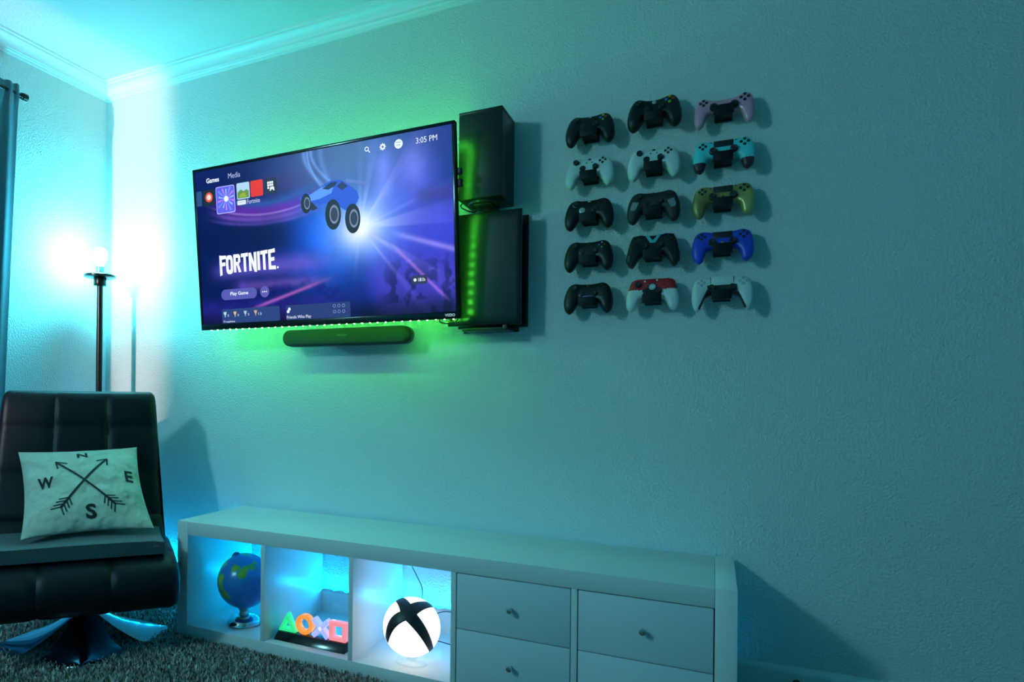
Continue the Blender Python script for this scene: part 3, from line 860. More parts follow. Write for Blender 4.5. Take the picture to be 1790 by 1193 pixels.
def controller(kind, x, z, shell, label, opt):
    tl = R(12)
    t = thing('game_controller', label, 'game controller', (x, -0.043, z - 0.0122 - SHAPES[kind][-1][3] * .01 * math.cos(tl)), (R(90) - tl, 0, 0), 'game controllers on the wall')
    vs, fs = shell_geo(kind, bool(opt.get('split')))
    # faces split between shell and differently coloured pieces
    split = opt.get('split')
    groups = {}
    for f in fs:
        cx = sum(vs[i][0] for i in f) / len(f) * 100
        cy = sum(vs[i][1] for i in f) / len(f) * 100
        cz = sum(vs[i][2] for i in f) / len(f) * 100
        g = split(cx, cy, cz) if split else None
        groups.setdefault(g or ('shell', shell), []).append(f)
    for (nm, colr, *_), ff in groups.items():
        use = sorted({i for f in ff for i in f})
        mp = {i: k for k, i in enumerate(use)}
        me = bpy.data.meshes.new(nm)
        me.from_pydata([vs[i] for i in use], [], [tuple(mp[i] for i in f) for f in ff])
        bm = bmesh.new()
        bm.from_mesh(me)
        if not split:
            bmesh.ops.recalc_face_normals(bm, faces=bm.faces)
        bm.to_mesh(me)
        bm.free()
        o = link(nm, me, PL[colr], t, smooth=(kind != 'angular'))
    bvh = BVHTree.FromPolygons([Vector(v) for v in vs], fs)
    def zat(px, py):
        hit = bvh.ray_cast(Vector((px * .01, py * .01, 0.2)), Vector((0, 0, -1)))
        return hit[0].z if hit[0] else 0.0
    def disc(nm, px, py, r, colr, h=0.22, parent=None, n=16, sink=0.08):
        zz = zat(px, py) - sink * .01
        K = Matrix.Translation((px * .01, py * .01, zz))
        return MB(K).lathe([(r * .01, 0), (r * .01, (h + sink) * .0075), (r * .0082, (h + sink) * .01)], n).build(nm, PL[colr], t, smooth=True)
    def stick(px, py, r=0.82, colr='stick', col2=None):
        zz = zat(px, py)
        K = Matrix.Translation((px * .01, py * .01, zz - 0.001))
        b = MB(K).lathe([(r * .0115, 0), (r * .0105, 0.0022), (r * .006, 0.0022), (r * .005, 0.0065), (r * .0097, 0.0075), (r * .01, 0.0095), (r * .008, 0.0105), (r * .006, 0.0098), (0, 0.0095)], 20).build('thumbstick', PL[colr], t, smooth=True)
        return b
    def cross(px, py, r, colr, wd=0.32, h=0.25):
        zz = zat(px, py)
        q = [(-wd, wd), (-wd, r), (wd, r), (wd, wd), (r, wd), (r, -wd), (wd, -wd), (wd, -r), (-wd, -r), (-wd, -wd), (-r, -wd), (-r, wd)]
        K = Matrix.Translation((px * .01, py * .01, zz - 0.001))
        return MB(K).prism([(a * .01, b * .01) for a, b in q], 0, 0.001 + h * .01).build('direction_pad', PL[colr], t)
    def four(nm, px, py, d, r, cols, h=0.2):
        for k, (ax, ay) in enumerate(((0, 1), (1, 0), (0, -1), (-1, 0))):
            disc(nm, px + ax * d, py + ay * d, r, cols[k % len(cols)], h)
    def slab(nm, x0, x1, y0, y1, colr, h=0.12, dz=0.0, bev=0.0006):
        zz = max(zat(x0 + (x1 - x0) * a, y0 + (y1 - y0) * b_) for a in (.1, .5, .9) for b_ in (.15, .5)) + dz
        return MB().box(x0 * .01, x1 * .01, y0 * .01, y1 * .01, zz - 0.009, zz + h * .01).build(nm, PL[colr], t, bev)
    opt['detail'](dict(disc=disc, stick=stick, cross=cross, four=four, slab=slab, t=t, zat=zat))
    # wall hook under it
    hk = thing('controller_hook', 'black plastic wall hook carrying the ' + opt['short'], 'wall hook', (x - 0.001, 0, z), group='controller hooks on the wall')
    MB().box(-0.0235, 0.0235, -0.015, -0.0005, -0.0265, 0.004).build('wall_plate', M_hook, hk, 0.0015)
    MB().box(-0.0235, 0.0235, -0.0685, -0.0152, -0.0235, -0.0130).build('shelf', M_hook, hk, 0.001)
    MB().box(-0.0265, 0.0265, -0.0765, -0.0687, -0.0265, 0.0015).build('front_lip', M_hook, hk, 0.0015)

def d_xbox(bcols=('yellow', 'redb', 'green', 'blueb'), guide='greyb', st='stick', pad='button', silver=False, r=0.40):
    def f(k):
        k['stick'](-4.1, 2.0, .82, st); k['stick'](1.95, -.05, .82, st)
        k['disc']('direction_pad_dish', -2.05, -.05, .98, 'silver' if silver else pad, .12)
        if not silver: k['cross'](-2.05, -.05, .8, pad, .27, .3)
        k['four']('face_button', 4.1, 2.0, .82, r, bcols)
        k['disc']('guide_button', 0, 2.85, .46, guide, .08)
        k['disc']('menu_button', -.85, 1.75, .22, 'button', .06); k['disc']('menu_button', .85, 1.75, .22, 'button', .06)
    return f
def d_360(k):
    k['stick'](-4.3, 1.9, .85); k['stick'](2.1, -.2, .85)
    k['disc']('direction_pad_dish', -2.1, -.2, 1.1, 'dark', .12); k['cross'](-2.1, -.2, .85, 'button', .3, .3)
    k['four']('face_button', 4.4, 1.9, .98, .46, ('yellow', 'redb', 'green', 'blueb'), .3)
    k['disc']('guide_button', 0, 2.0, .62, 'silver', .12)
    k['disc']('menu_button', -1.3, 1.9, .26, 'button', .08); k['disc']('menu_button', 1.3, 1.9, .26, 'button', .08)
def d_ds4(touch='dark', st='stick', ps='button'):
    def f(k):
        k['slab']('touchpad', -2.6, 2.6, 1.15, 3.2, touch, .05)
        k['stick'](-2.75, -.05, .95, st); k['stick'](2.75, -.05, .95, st)
        k['four']('direction_button', -5.5, 1.9, .78, .40, ('button',)); k['four']('face_button', 5.5, 1.9, .92, .44, ('button',))
        k['disc']('home_button', 0, -.15, .36, ps, .06)
        k['disc']('share_button', -3.3, 3.0, .24, 'button', .05); k['disc']('options_button', 3.3, 3.0, .24, 'button', .05)
    return f
def d_ds3(k):
    k['stick'](-2.7, -.1, 1.0); k['stick'](2.7, -.1, 1.0)
    k['four']('direction_button', -5.4, 1.8, .78, .42, ('button',)); k['four']('face_button', 5.4, 1.8, .95, .46, ('button',))
    k['disc']('home_button', 0, .3, .38, 'button', .08); k['disc']('select_button', -.9, 1.4, .26, 'pink', .08); k['disc']('start_button', .9, 1.4, .26, 'pink', .08)
def d_elite(k):
    d_xbox(('button',), 'greyb', 'stick', silver=True)(k)
    for px, py in ((-4.1, 2.0), (1.95, -.05)):
        zz = k['zat'](px, py)
        MB(Matrix.Translation((px * .01, py * .01, zz))).lathe([(.0094, .0002), (.0098, .0012), (.0088, .0024), (.0084, .0012)], 24, cap=False).build('stick_collar', PL['silver'], k['t'], smooth=True)
def d_patch(k):
    d_xbox(('button',), 'button', 'stick')(k)
    for s in (-1, 1):
        px, py = 5.35 * s, -1.0
        zz = k['zat'](px, py)
        K = Matrix.Translation((px * .01, py * .01, zz - .0008)) @ Matrix.Rotation(R(18 * s), 4, 'Z') @ Matrix.Rotation(R(8 * s), 4, 'Y')
        MB(K).prism([(a * .01, b * .01) for a, b in ((-.95, 1.3), (.95, 1.3), (.95, -.6), (.55, -1.5), (-.65, -1.5), (-.95, -.4))], 0, .0022).build('grip_patch', PL['grip'], k['t'])
def d_v(k):
    k['stick'](-2.1, .0, .8); k['stick'](2.1, .0, .8); k['cross'](-4.3, 2.1, .85, 'button'); k['four']('face_button', 4.3, 2.1, .85, .4, ('button',))
    zz = max(k['zat'](0, 2.4), k['zat'](1, 3.2))
    q = [(-2.3, 3.7), (-1.35, 3.7), (0, 1.75), (1.35, 3.7), (2.3, 3.7), (.75, 1.05), (-.75, 1.05)]
    MB(Matrix.Translation((0, 0, zz - .001))).prism([(a * .01, b * .01) for a, b in q], 0, .0025).build('chevron_panel', PL['teal'], k['t'])
def d_strip(k):
    d_xbox(('button',), 'button', 'stick')(k)
    k['slab']('chrome_strip', -2.3, 2.3, -1.0, -.55, 'bluegrey', .10, 0.0)
def d_pro(k):
    k['stick'](-4.2, 2.1, .85); k['four']('face_button', 4.2, 2.0, .95, .40, ('red',), .2)
    k['stick'](1.9, -.1, .8); k['cross'](-2.0, -.1, .85, 'button')
    for px, py in ((-2.2, 3.2), (1.3, 3.4)): k['disc']('menu_button', px, py, .3, 'white', .1)
    zz = k['zat'](0, 1.2)
    q = [(-2.0, .2), (-2.0, .9), (-1.4, .9), (-1.4, 1.9), (-.9, 1.9), (-.9, 2.5), (.9, 2.5), (.9, 1.9), (1.4, 1.9), (1.4, .9), (2.0, .9), (2.0, .2), (1.2, .2), (1.2, -.6), (-1.2, -.6), (-1.2, .2)]
    MB(Matrix.Translation((0, 0, zz - .0015))).prism([(a * .01, b * .01) for a, b in q], 0, .0022).build('printed_patch', PL['button'], k['t'])
    MB(Matrix.Translation((.0, .012, zz + .0007))).lathe([(.0095, 0), (.0095, .0006), (.009, .0008)], 28).build('printed_disc', PL['white'], k['t'])
    MB(Matrix.Translation((.0, .012, zz + .0015))).lathe([(.0072, 0), (.0072, .0004), (.0062, .0004), (.0062, 0)], 28, cap=False).build('printed_ring', PL['button'], k['t'])
def d_sense(k):
    k['slab']('touchpad', -2.9, 2.9, 1.5, 3.75, 'white', .04)
    k['stick'](-2.75, .2, .95); k['stick'](2.75, .2, .95)
    k['four']('direction_button', -5.5, 2.1, .75, .40, ('greyb',)); k['four']('face_button', 5.5, 2.1, .92, .44, ('greyb',))
    k['disc']('home_button', 0, .1, .35, 'button', .06)
    for s in (-1, 1):
        k['slab']('seam', 3.02 * s - .06, 3.02 * s + .06, 1.7, 3.8, 'button', .05)

def sp_tip(c): return lambda x, y, z: ('grip_tip', c, x > 0) if y < -3.3 else None
def sp_pro(x, y, z):
    if z > -.6:
        if y < .35 and abs(x) > 2.6: return ('grip', 'white', x > 0)
        if y < .35: return ('lower_face', 'button')
        return None
    return ('grip', 'white', x > 0) if y < .35 else None
def sp_sense(x, y, z):
    e = abs(x)
    if z > -1.2 and y < 1.2 and e < 3.9 + max(0, -y) * .42 and y > -5.9 and e < 6.6:
        return ('inner_panel', 'button')
    return None
XS = (2.278, 2.470, 2.661)
ZS = (1.781, 1.643, 1.507, 1.371, 1.234)
none = None
specs = [
    ('xbox', 0, 0, 'black', 'black game controller with coloured buttons, left end of the top row', dict(detail=d_xbox(), short='left black controller of the top row')),
    ('x360', 1, 0, 'black', 'black game controller with bright coloured buttons and silver guide button, middle of the top row', dict(detail=d_360, short='controller with the silver guide button')),
    ('ds3', 2, 0, 'pink', 'metallic pink game controller at the right end of the top row', dict(detail=d_ds3, short='pink controller')),
    ('xbox', 0, 1, 'white', 'white game controller at the left end of the second row', dict(detail=d_xbox(('button',), 'button'), short='leftmost white controller')),
    ('xbox', 1, 1, 'white', 'white game controller beside the turquoise one in the second row', dict(detail=d_xbox(('button',), 'button'), short='white controller beside the turquoise one')),
    ('ds4', 2, 1, 'aqua', 'turquoise game controller with dark maroon sticks and grip ends', dict(detail=d_ds4('button', 'maroon', 'aqua'), split=sp_tip('maroon'), short='turquoise controller')),
    ('xbox', 0, 2, 'black', 'black game controller with a silver disc pad and silver stick collars', dict(detail=d_elite, short='controller with the silver disc pad')),
    ('xbox', 1, 2, 'dark', 'black game controller with grey patches on both grips', dict(detail=d_patch, short='controller with grey grip patches')),
    ('ds4', 2, 2, 'gold', 'mottled gold green game controller at the right end of the third row', dict(detail=d_ds4('button', 'stick', 'button'), short='gold green controller')),
    ('xbox', 0, 3, 'black', 'plain black game controller at the left end of the fourth row', dict(detail=d_xbox(('greyb', 'redb', 'green', 'blueb'), 'button', r=.3), short='left black controller of the fourth row')),
    ('angular', 1, 3, 'black', 'angular black game controller with a teal chevron panel', dict(detail=d_v, short='controller with the teal chevron')),
    ('ds4', 2, 3, 'blue', 'deep blue game controller at the right end of the fourth row', dict(detail=d_ds4('button', 'stick', 'gold'), short='deep blue controller')),
    ('xbox', 0, 4, 'black', 'black game controller with a shiny strip along its lower edge, bottom row', dict(detail=d_strip, short='left black controller of the bottom row')),
    ('pro', 1, 4, 'red', 'red and white game controller with a black patch, bottom row', dict(detail=d_pro, split=sp_pro, short='red and white controller')),
    ('sense', 2, 4, 'white', 'white game controller with black inner panel, right end of the bottom row', dict(detail=d_sense, split=sp_sense, short='white controller with black inner panel')),
]
for kind, ci, ri, shell, label, opt in specs:
    dz = 0.018 if (ci, ri) == (1, 0) else 0.0
    controller(kind, XS[ci], ZS[ri] + dz, shell, label, opt)

# ------------------------------------------------------------------ floor lamp
def lamp():
    t = thing('floor_lamp', 'slim dark floor lamp with a glowing bulb in the corner', 'lamp', (0.190, -0.200, 0))
    Md = mat('lamp_dark_metal', (0.02, 0.024, 0.026), 0.28, 0.7)
    MB().lathe([(0.125, 0.004), (0.125, 0.020), (0.118, 0.026), (0.02, 0.030), (0.014, 0.034)], 40).build('base', Md, t, smooth=True)
    MB().lathe([(0.0135, 0.03), (0.0135, 1.395)], 24).build('pole', Md, t, smooth=True)
    MB().lathe([(0.0265, 1.392), (0.0275, 1.394), (0.0275, 1.428), (0.026, 1.430)], 28).build('collar', Md, t, smooth=True)
    MB().lathe([(0.066, 1.4305), (0.068, 1.432), (0.068, 1.439), (0.066, 1.4405)], 40).build('disc', Md, t, smooth=True)
    MB().lathe([(0.0165, 1.441), (0.0165, 1.478), (0.013, 1.481)], 24).build('socket', mat('lamp_socket', (0.25, 0.4, 0.45), 0.35, 0.3), t, smooth=True)
    prof = [(0.013, 1.482)]
    for k in range(15):
        a = -1.15 + (math.pi / 2 + 1.15) * k / 14
        prof.append((max(0.0, 0.031 * math.cos(a)), 1.535 + 0.031 * math.sin(a)))
    MB().lathe(prof, 24).build('bulb', mat('lit_bulb', (0.8, 0.9, 0.9), 0.4, emit=(0.09, 0.79, 1.0), strength=710), t, smooth=True)
lamp()
# ------------------------------------------------------------------ curtain and rod
def curtain():
    Mc = mat('curtain_cloth', (0.09, 0.19, 0.24), 0.85, bump=(700, 2, 0.0012), sheen=0.2)
    ny, nz = 90, 40
    vs, fs = [], []
    ztop = 2.195
    for side in (0, 1):
        for j in range(nz + 1):
            v = j / nz
            z = ztop - (ztop - 0.03) * v
            edge = -0.509 - 0.049 * min(1, v * 1.7)
            for i in range(ny + 1):
                u = i / ny
                y = edge - 0.75 * u
                amp = 0.012 * min(1, 0.35 + v * 3) * min(1, u * 14)
                x = 0.050 + amp * math.sin(u * 46 + 0.7 * math.sin(v * 2.3)) + 0.003 * math.sin(u * 113 + 2)
                if v < 0.035:      # gathered header above the rod
                    x += 0.004 * math.sin(u * 160)
                    z2 = z + 0.004 * math.sin(u * 120)
                else:
                    z2 = z
                # rod pocket bulge
                bulge = 0.009 * math.exp(-((z - 2.158) / 0.022) ** 2)
                x2 = x + bulge + 0.004 if side == 0 else x - bulge - 0.004
                vs.append((x2, y, z2))
    N = (ny + 1) * (nz + 1)
    q = lambda s, i, j: s * N + j * (ny + 1) + i
    for j in range(nz):
        for i in range(ny):
            fs.append((q(0, i, j), q(0, i, j + 1), q(0, i + 1, j + 1), q(0, i + 1, j)))
            fs.append((q(1, i, j), q(1, i + 1, j), q(1, i + 1, j + 1), q(1, i, j + 1)))
    for j in range(nz):
        for i in (0, ny):
            fs.append((q(0, i, j), q(1, i, j), q(1, i, j + 1), q(0, i, j + 1)))
    for i in range(ny):
        for j in (0, nz):
            fs.append((q(0, i, j), q(0, i + 1, j), q(1, i + 1, j), q(1, i, j)))
    o = MB().add(vs, fs).build('curtain', Mc, smooth=True)
    tag(o, 'dark teal curtain hanging at the left edge', 'curtain')
    t = thing('curtain_rod', 'black metal curtain rod with a capped end on the left wall', 'curtain rod', (0.050, -0.478, 2.158))
    Md = mat('rod_black_metal', (0.012, 0.014, 0.016), 0.3, 0.6)
    K = Matrix.Rotation(R(90), 4, 'X')
    MB(K).lathe([(0.0095, 0.012), (0.0095, 1.0)], 20).build('rod', Md, t, smooth=True)
    MB(K).lathe([(0.012, -0.012), (0.0145, -0.009), (0.0145, 0.010), (0.012, 0.012), (0.010, 0.013), (0.0125, 0.014), (0.0125, 0.0185), (0.010, 0.019)], 24).build('end_cap', Md, t, smooth=True)
    br = MB()
    br.box(-0.049, 0.0, -0.075, -0.060, -0.006, 0.006)
    br.box(-0.0495, -0.044, -0.085, -0.050, -0.03, 0.03)
    br.build('bracket', Md, t, 0.001)
curtain()

# ------------------------------------------------------------------ chair
CA = R(-41)
def chair():
    t = thing('lounge_chair', 'black tufted leather swivel lounge chair with chrome petal base in the corner', 'chair', (0.582, -0.621, 0), (0, 0, CA))
    # local: x forward, y to the sitter's left (picture right), z up
    Ml = mat('black_leather', (0.005, 0.006, 0.008), 0.32, bump=(420, 3, 0.0009), spec=0.26)
    def loft(front, back, hw0, hw1, rows, name):
        """front/back: control points (x,z) along the padded face and the rear; closed loop"""
        fp = catmull([np.array(p) for p in front], 8)
        bp = catmull([np.array(p) for p in back], 6)
        loop = fp + bp[1:-1]
        n = len(loop)
        nf = len(fp)
        # arc length along the face for the seams
        arc = [0.0]
        for i in range(1, nf):
            arc.append(arc[-1] + float(np.linalg.norm(fp[i] - fp[i - 1])))
        L_ = arc[-1]
        cen = sum(loop) / n
        ns = 72
        vs, fs = [], []
        for j in range(ns + 1):
            s = -1 + 2 * j / ns
            s = math.copysign(1 - (1 - abs(s)) ** 1.25, s)
            edge = max(0.0, (abs(s) - 0.90) / 0.10)
            ins = 0.035 * (1 - math.sqrt(max(0.0, 1 - edge * edge)))
            col = math.exp(-((abs(s) - 0.345) / 0.014) ** 2) + 0.35 * math.exp(-((abs(s) - 0.345) / 0.05) ** 2)
            for i in range(n):
                a = loop[(i - 1) % n]; b = loop[(i + 1) % n]
                tn = (b - a) / (np.linalg.norm(b - a) + 1e-9)
                nr = np.array([tn[1], -tn[0]])
                if np.dot(nr, loop[i] - cen) > 0 and False:
                    nr = -nr
                g = 0.0
                if i < nf:
                    u = arc[i] / L_
                    fade = min(1, u * 10, (1 - u) * 10)
                    row = 0.0
                    for rr in rows:
                        row = max(row, math.exp(-((u - rr) / 0.010) ** 2) + 0.35 * math.exp(-((u - rr) / 0.04) ** 2))
                    g = fade * min(0.013, 0.0075 * col + 0.0075 * row + 0.012 * col * row)
                p = loop[i] + nr * (g + ins)
                u2 = min(1, max(0, (0.91 - loop[i][1]) / 0.6))
                hw = hw0 + (hw1 - hw0) * u2
                vs.append((p[0], s * hw, p[1]))
        for j in range(ns):
            for i in range(n):
                i2 = (i + 1) % n
                fs.append((j * n + i, j * n + i2, (j + 1) * n + i2, (j + 1) * n + i))
        fs.append(tuple(range(n)))
        fs.append(tuple(ns * n + i for i in range(n)))
        o = MB().add(vs, fs).build(name, Ml, t, smooth=True)
        return o
    # orientation of loops: face from top to bottom, then back from bottom to top
    loft([(-.265, .917), (-.235, .905), (-.205, .85), (-.170, .72), (-.120, .56), (-.060, .43), (-.010, .355)],
         [(-.010, .355), (-.04, .30), (-.12, .30), (-.19, .42), (-.25, .60), (-.30, .80), (-.312, .88), (-.295, .913), (-.265, .917)], 0.283, 0.312, (0.27, 0.56, 0.83), 'backrest')
    loft([(-.09, .352), (.02, .352), (.14, .352), (.24, .345), (.30, .32), (.328, .27), (.322, .215), (.285, .178), (.22, .166)],
         [(.22, .166), (.1, .17), (-.02, .19), (-.10, .25), (-.115, .31), (-.09, .352)], 0.30, 0.333, (0.42,), 'seat')
    # column and four chrome petals
    cx, cy = 0.0, 0.03
    Mch = mat('chrome_base', (0.50, 0.54, 0.58), 0.09, 1.0)
    K = Matrix.Translation((cx, cy, 0))
    MB(K).lathe([(0.050, 0.085), (0.036, 0.12), (0.030, 0.165), (0.030, 0.19)], 28).build('column', Mch, t, smooth=True)
    nr_, nw = 22, 14
    for q in range(4):
        A = Matrix.Translation((cx, cy, 0)) @ Matrix.Rotation(R(90 * q - 2), 4, 'Z')
        vs, fs = [], []
        for side in (0, 1):
            for i in range(nr_ + 1):
                u = i / nr_
                r = 0.012 + 0.275 * u
                wdt = 0.028 + 0.100 * (u / 0.64) ** 1.25 if u < 0.64 else 0.128 * math.sqrt(max(0.0, 1 - ((u - 0.64) / 0.365) ** 2.1))
                zr = 0.022 + 0.112 * (1 - u) ** 2.1
                for j in range(nw + 1):
                    w_ = -1 + 2 * j / nw
                    zz = zr - (0.010 + 0.020 * u * (1 - u * 0.55)) * w_ * w_ * (0.5 + 0.5 * u)
                    zz = max(zz, 0.006)
                    vs.append((r, w_ * wdt, zz - 0.003 * side))
        N = (nr_ + 1) * (nw + 1)
        g = lambda s, i, j: s * N + i * (nw + 1) + j
        for i in range(nr_):
            for j in range(nw):
                fs.append((g(0, i, j), g(0, i + 1, j), g(0, i + 1, j + 1), g(0, i, j + 1)))
                fs.append((g(1, i, j), g(1, i, j + 1), g(1, i + 1, j + 1), g(1, i + 1, j)))
        for i in range(nr_):
            for j in (0, nw):
                fs.append((g(0, i, j), g(1, i, j), g(1, i + 1, j), g(0, i + 1, j)))
        for j in range(nw):
            for i in (0, nr_):
                fs.append((g(0, i, j), g(0, i, j + 1), g(1, i, j + 1), g(1, i, j)))
        MB(A).add(vs, fs).build('base_petal', Mch, t, smooth=True)
chair()

def seat_cushion():
    Mf = mat('grey_felt', (0.040, 0.068, 0.082), 0.9, bump=(800, 2, 0.001), noise=(600, 0.3), sheen=0.3)
    o = MB().box(-0.05, 0.245, -0.292, 0.285, 0, 0.048).build('seat_cushion', Mf)
    o.location = (0.582, -0.621, 0.3535)
    o.rotation_euler = (0, 0, CA)
    me = o.data
    bm = bmesh.new()
    bm.from_mesh(me)
    bmesh.ops.subdivide_edges(bm, edges=bm.edges[:], cuts=14, use_grid_fill=True)
    for v in bm.verts:
        x, y, z = v.co
        u = (x + 0.05) / 0.295
        v.co.z += 0.006 * math.sin(y * 13 + 1) * (z > 0.03) * math.sin(u * 3) - 0.006 * (abs(y) > 0.27) * (z > 0.03)
    bm.to_mesh(me)
    bm.free()
    md = o.modifiers.new('round', 'BEVEL')
    md.width = 0.010
    md.segments = 3
    md.angle_limit = R(40)
    for p in me.polygons:
        p.use_smooth = True
    tag(o, 'flat grey felt pad on the seat of the leather chair', 'cushion')
seat_cushion()

def pillow():
    t = thing('throw_pillow', 'pale square pillow printed with crossed arrows and compass letters', 'pillow', (0.582, -0.621, 0), (0, 0, CA))
    # lower edge and upper edge centres in chair frame
    lo_ = Vector((0.142, 0.034, 0.425)); hi = Vector((-0.136, 0.004, 0.686))
    upv = (hi - lo_)
    H = upv.length
    upv.normalize()
    rv = Vector((0, 1, 0))
    nv = rv.cross(upv)            # towards the room
    if nv.x < 0: nv = -nv
    ctr = (lo_ + hi) / 2
    HW = 0.213
    roll = R(2.0)
    rv2 = rv * math.cos(roll) + upv * math.sin(roll)
    up2 = upv * math.cos(roll) - rv * math.sin(roll)
    def surf(a, b, side=1):
        # a,b in -1..1
        pinch_a = 1 - 0.075 * (1 - b * b) ** 1.0
        pinch_b = 1 - 0.075 * (1 - a * a) ** 1.0
        wd = HW * (1 + 0.01 * (-b))
        th = 0.062 * (max(0.0, 1 - a * a) ** 0.55) * (max(0.0, 1 - b * b) ** 0.55)
        wr = 0.0035 * math.sin(9 * a * b + 5 * a) * (abs(a) ** 2 + abs(b) ** 2) * (1 - a * a) * (1 - b * b) * 2
        wr += 0.004 * math.exp(-((b + 0.62 - 0.35 * abs(a)) / 0.05) ** 2) * (abs(a) > 0.3) * (abs(a) - 0.3) * (1 - a * a) * 3
        wr -= 0.004 * math.exp(-((b + 0.45 - 0.55 * abs(a)) / 0.06) ** 2) * (abs(a) > 0.4) * (abs(a) - 0.4) * (1 - a * a) * 4
        p = ctr + rv2 * (a * wd * pinch_a) + up2 * (b * H / 2 * 1.04 * pinch_b)
        return p + nv * (side * (th + (wr if side > 0 else 0)))
    n = 44
    vs, fs = [], []
    for side in (1, -1):
        for i in range(n + 1):
            for j in range(n + 1):
                a = math.sin((-1 + 2 * i / n) * math.pi / 2); b = math.sin((-1 + 2 * j / n) * math.pi / 2)
                vs.append(tuple(surf(a, b, side)))
    N = (n + 1) ** 2
    for s in (0, 1):
        for i in range(n):
            for j in range(n):
                q = s * N + i * (n + 1) + j
                f = (q, q + n + 1, q + n + 2, q + 1)
                fs.append(f if s == 0 else tuple(reversed(f)))
    o = MB().add(vs, fs)
    me = bpy.data.meshes.new('cover')
    me.from_pydata(o.v, [], o.f)
    bm = bmesh.new(); bm.from_mesh(me)
    bmesh.ops.remove_doubles(bm, verts=bm.verts, dist=1e-5)
    bmesh.ops.recalc_face_normals(bm, faces=bm.faces)
    bm.to_mesh(me); bm.free()
    Mp = mat('pillow_linen', (0.60, 0.58, 0.48), 0.9, bump=(11, 2.5, 0.035), sheen=0.2)
    link('cover', me, Mp, t, smooth=True)
    Mi = mat('pillow_ink', (0.018, 0.022, 0.024), 0.9)
    def printed(nm, polys):
        """polys: (verts2d, faces); drawn on the front face"""
        b = MB()
        for v2, ff in polys:
            b.add([tuple(Vector(surf(x, y, 1)) + nv * 0.0016) for x, y in v2], ff)
        return b.build(nm, Mi, t)
    def strip(p, q, w_, n_=14):
        p, q = Vector(p), Vector(q)
        d = (q - p).normalized(); s = Vector((-d.y, d.x)) * w_
        v2, ff = [], []
        for k in range(n_ + 1):
            c = p + (q - p) * (k / n_)
            v2 += [tuple(c + s), tuple(c - s)]
        for k in range(n_):
            ff.append((2 * k, 2 * k + 1, 2 * k + 3, 2 * k + 2))
        return v2, ff
    # arrows
    def arrow(tail, head):
        out = [strip(tail, head, 0.022, 24)]
        T_, H_ = Vector(tail), Vector(head)
        d = (H_ - T_).normalized(); s = Vector((-d.y, d.x))
        for sg in (-1, 1):
            out.append(strip(tuple(H_), tuple(H_ - d * 0.17 + s * sg * 0.11), 0.014, 4))
            for k in range(4):
                c = T_ + d * (0.02 + 0.075 * k)
                out.append(strip(tuple(c), tuple(c - d * 0.11 + s * sg * 0.13), 0.010, 4))
        return out
    printed('printed_arrow', arrow((-0.42, -0.60), (0.44, 0.56)))
    printed('printed_arrow', arrow((0.47, -0.60), (-0.44, 0.52)))
    for ch, x0, x1, y0, y1 in (('N', -0.07, 0.11, 0.62, 0.78), ('W', -0.77, -0.51, -0.12, 0.14), ('E', 0.72, 0.86, -0.04, 0.24), ('S', -0.03, 0.14, -0.86, -0.58)):
        v2, ff = text_geo(ch, x0, x1, y0, y1, 0.035)
        printed('printed_letter', [(v2, ff)])
pillow()

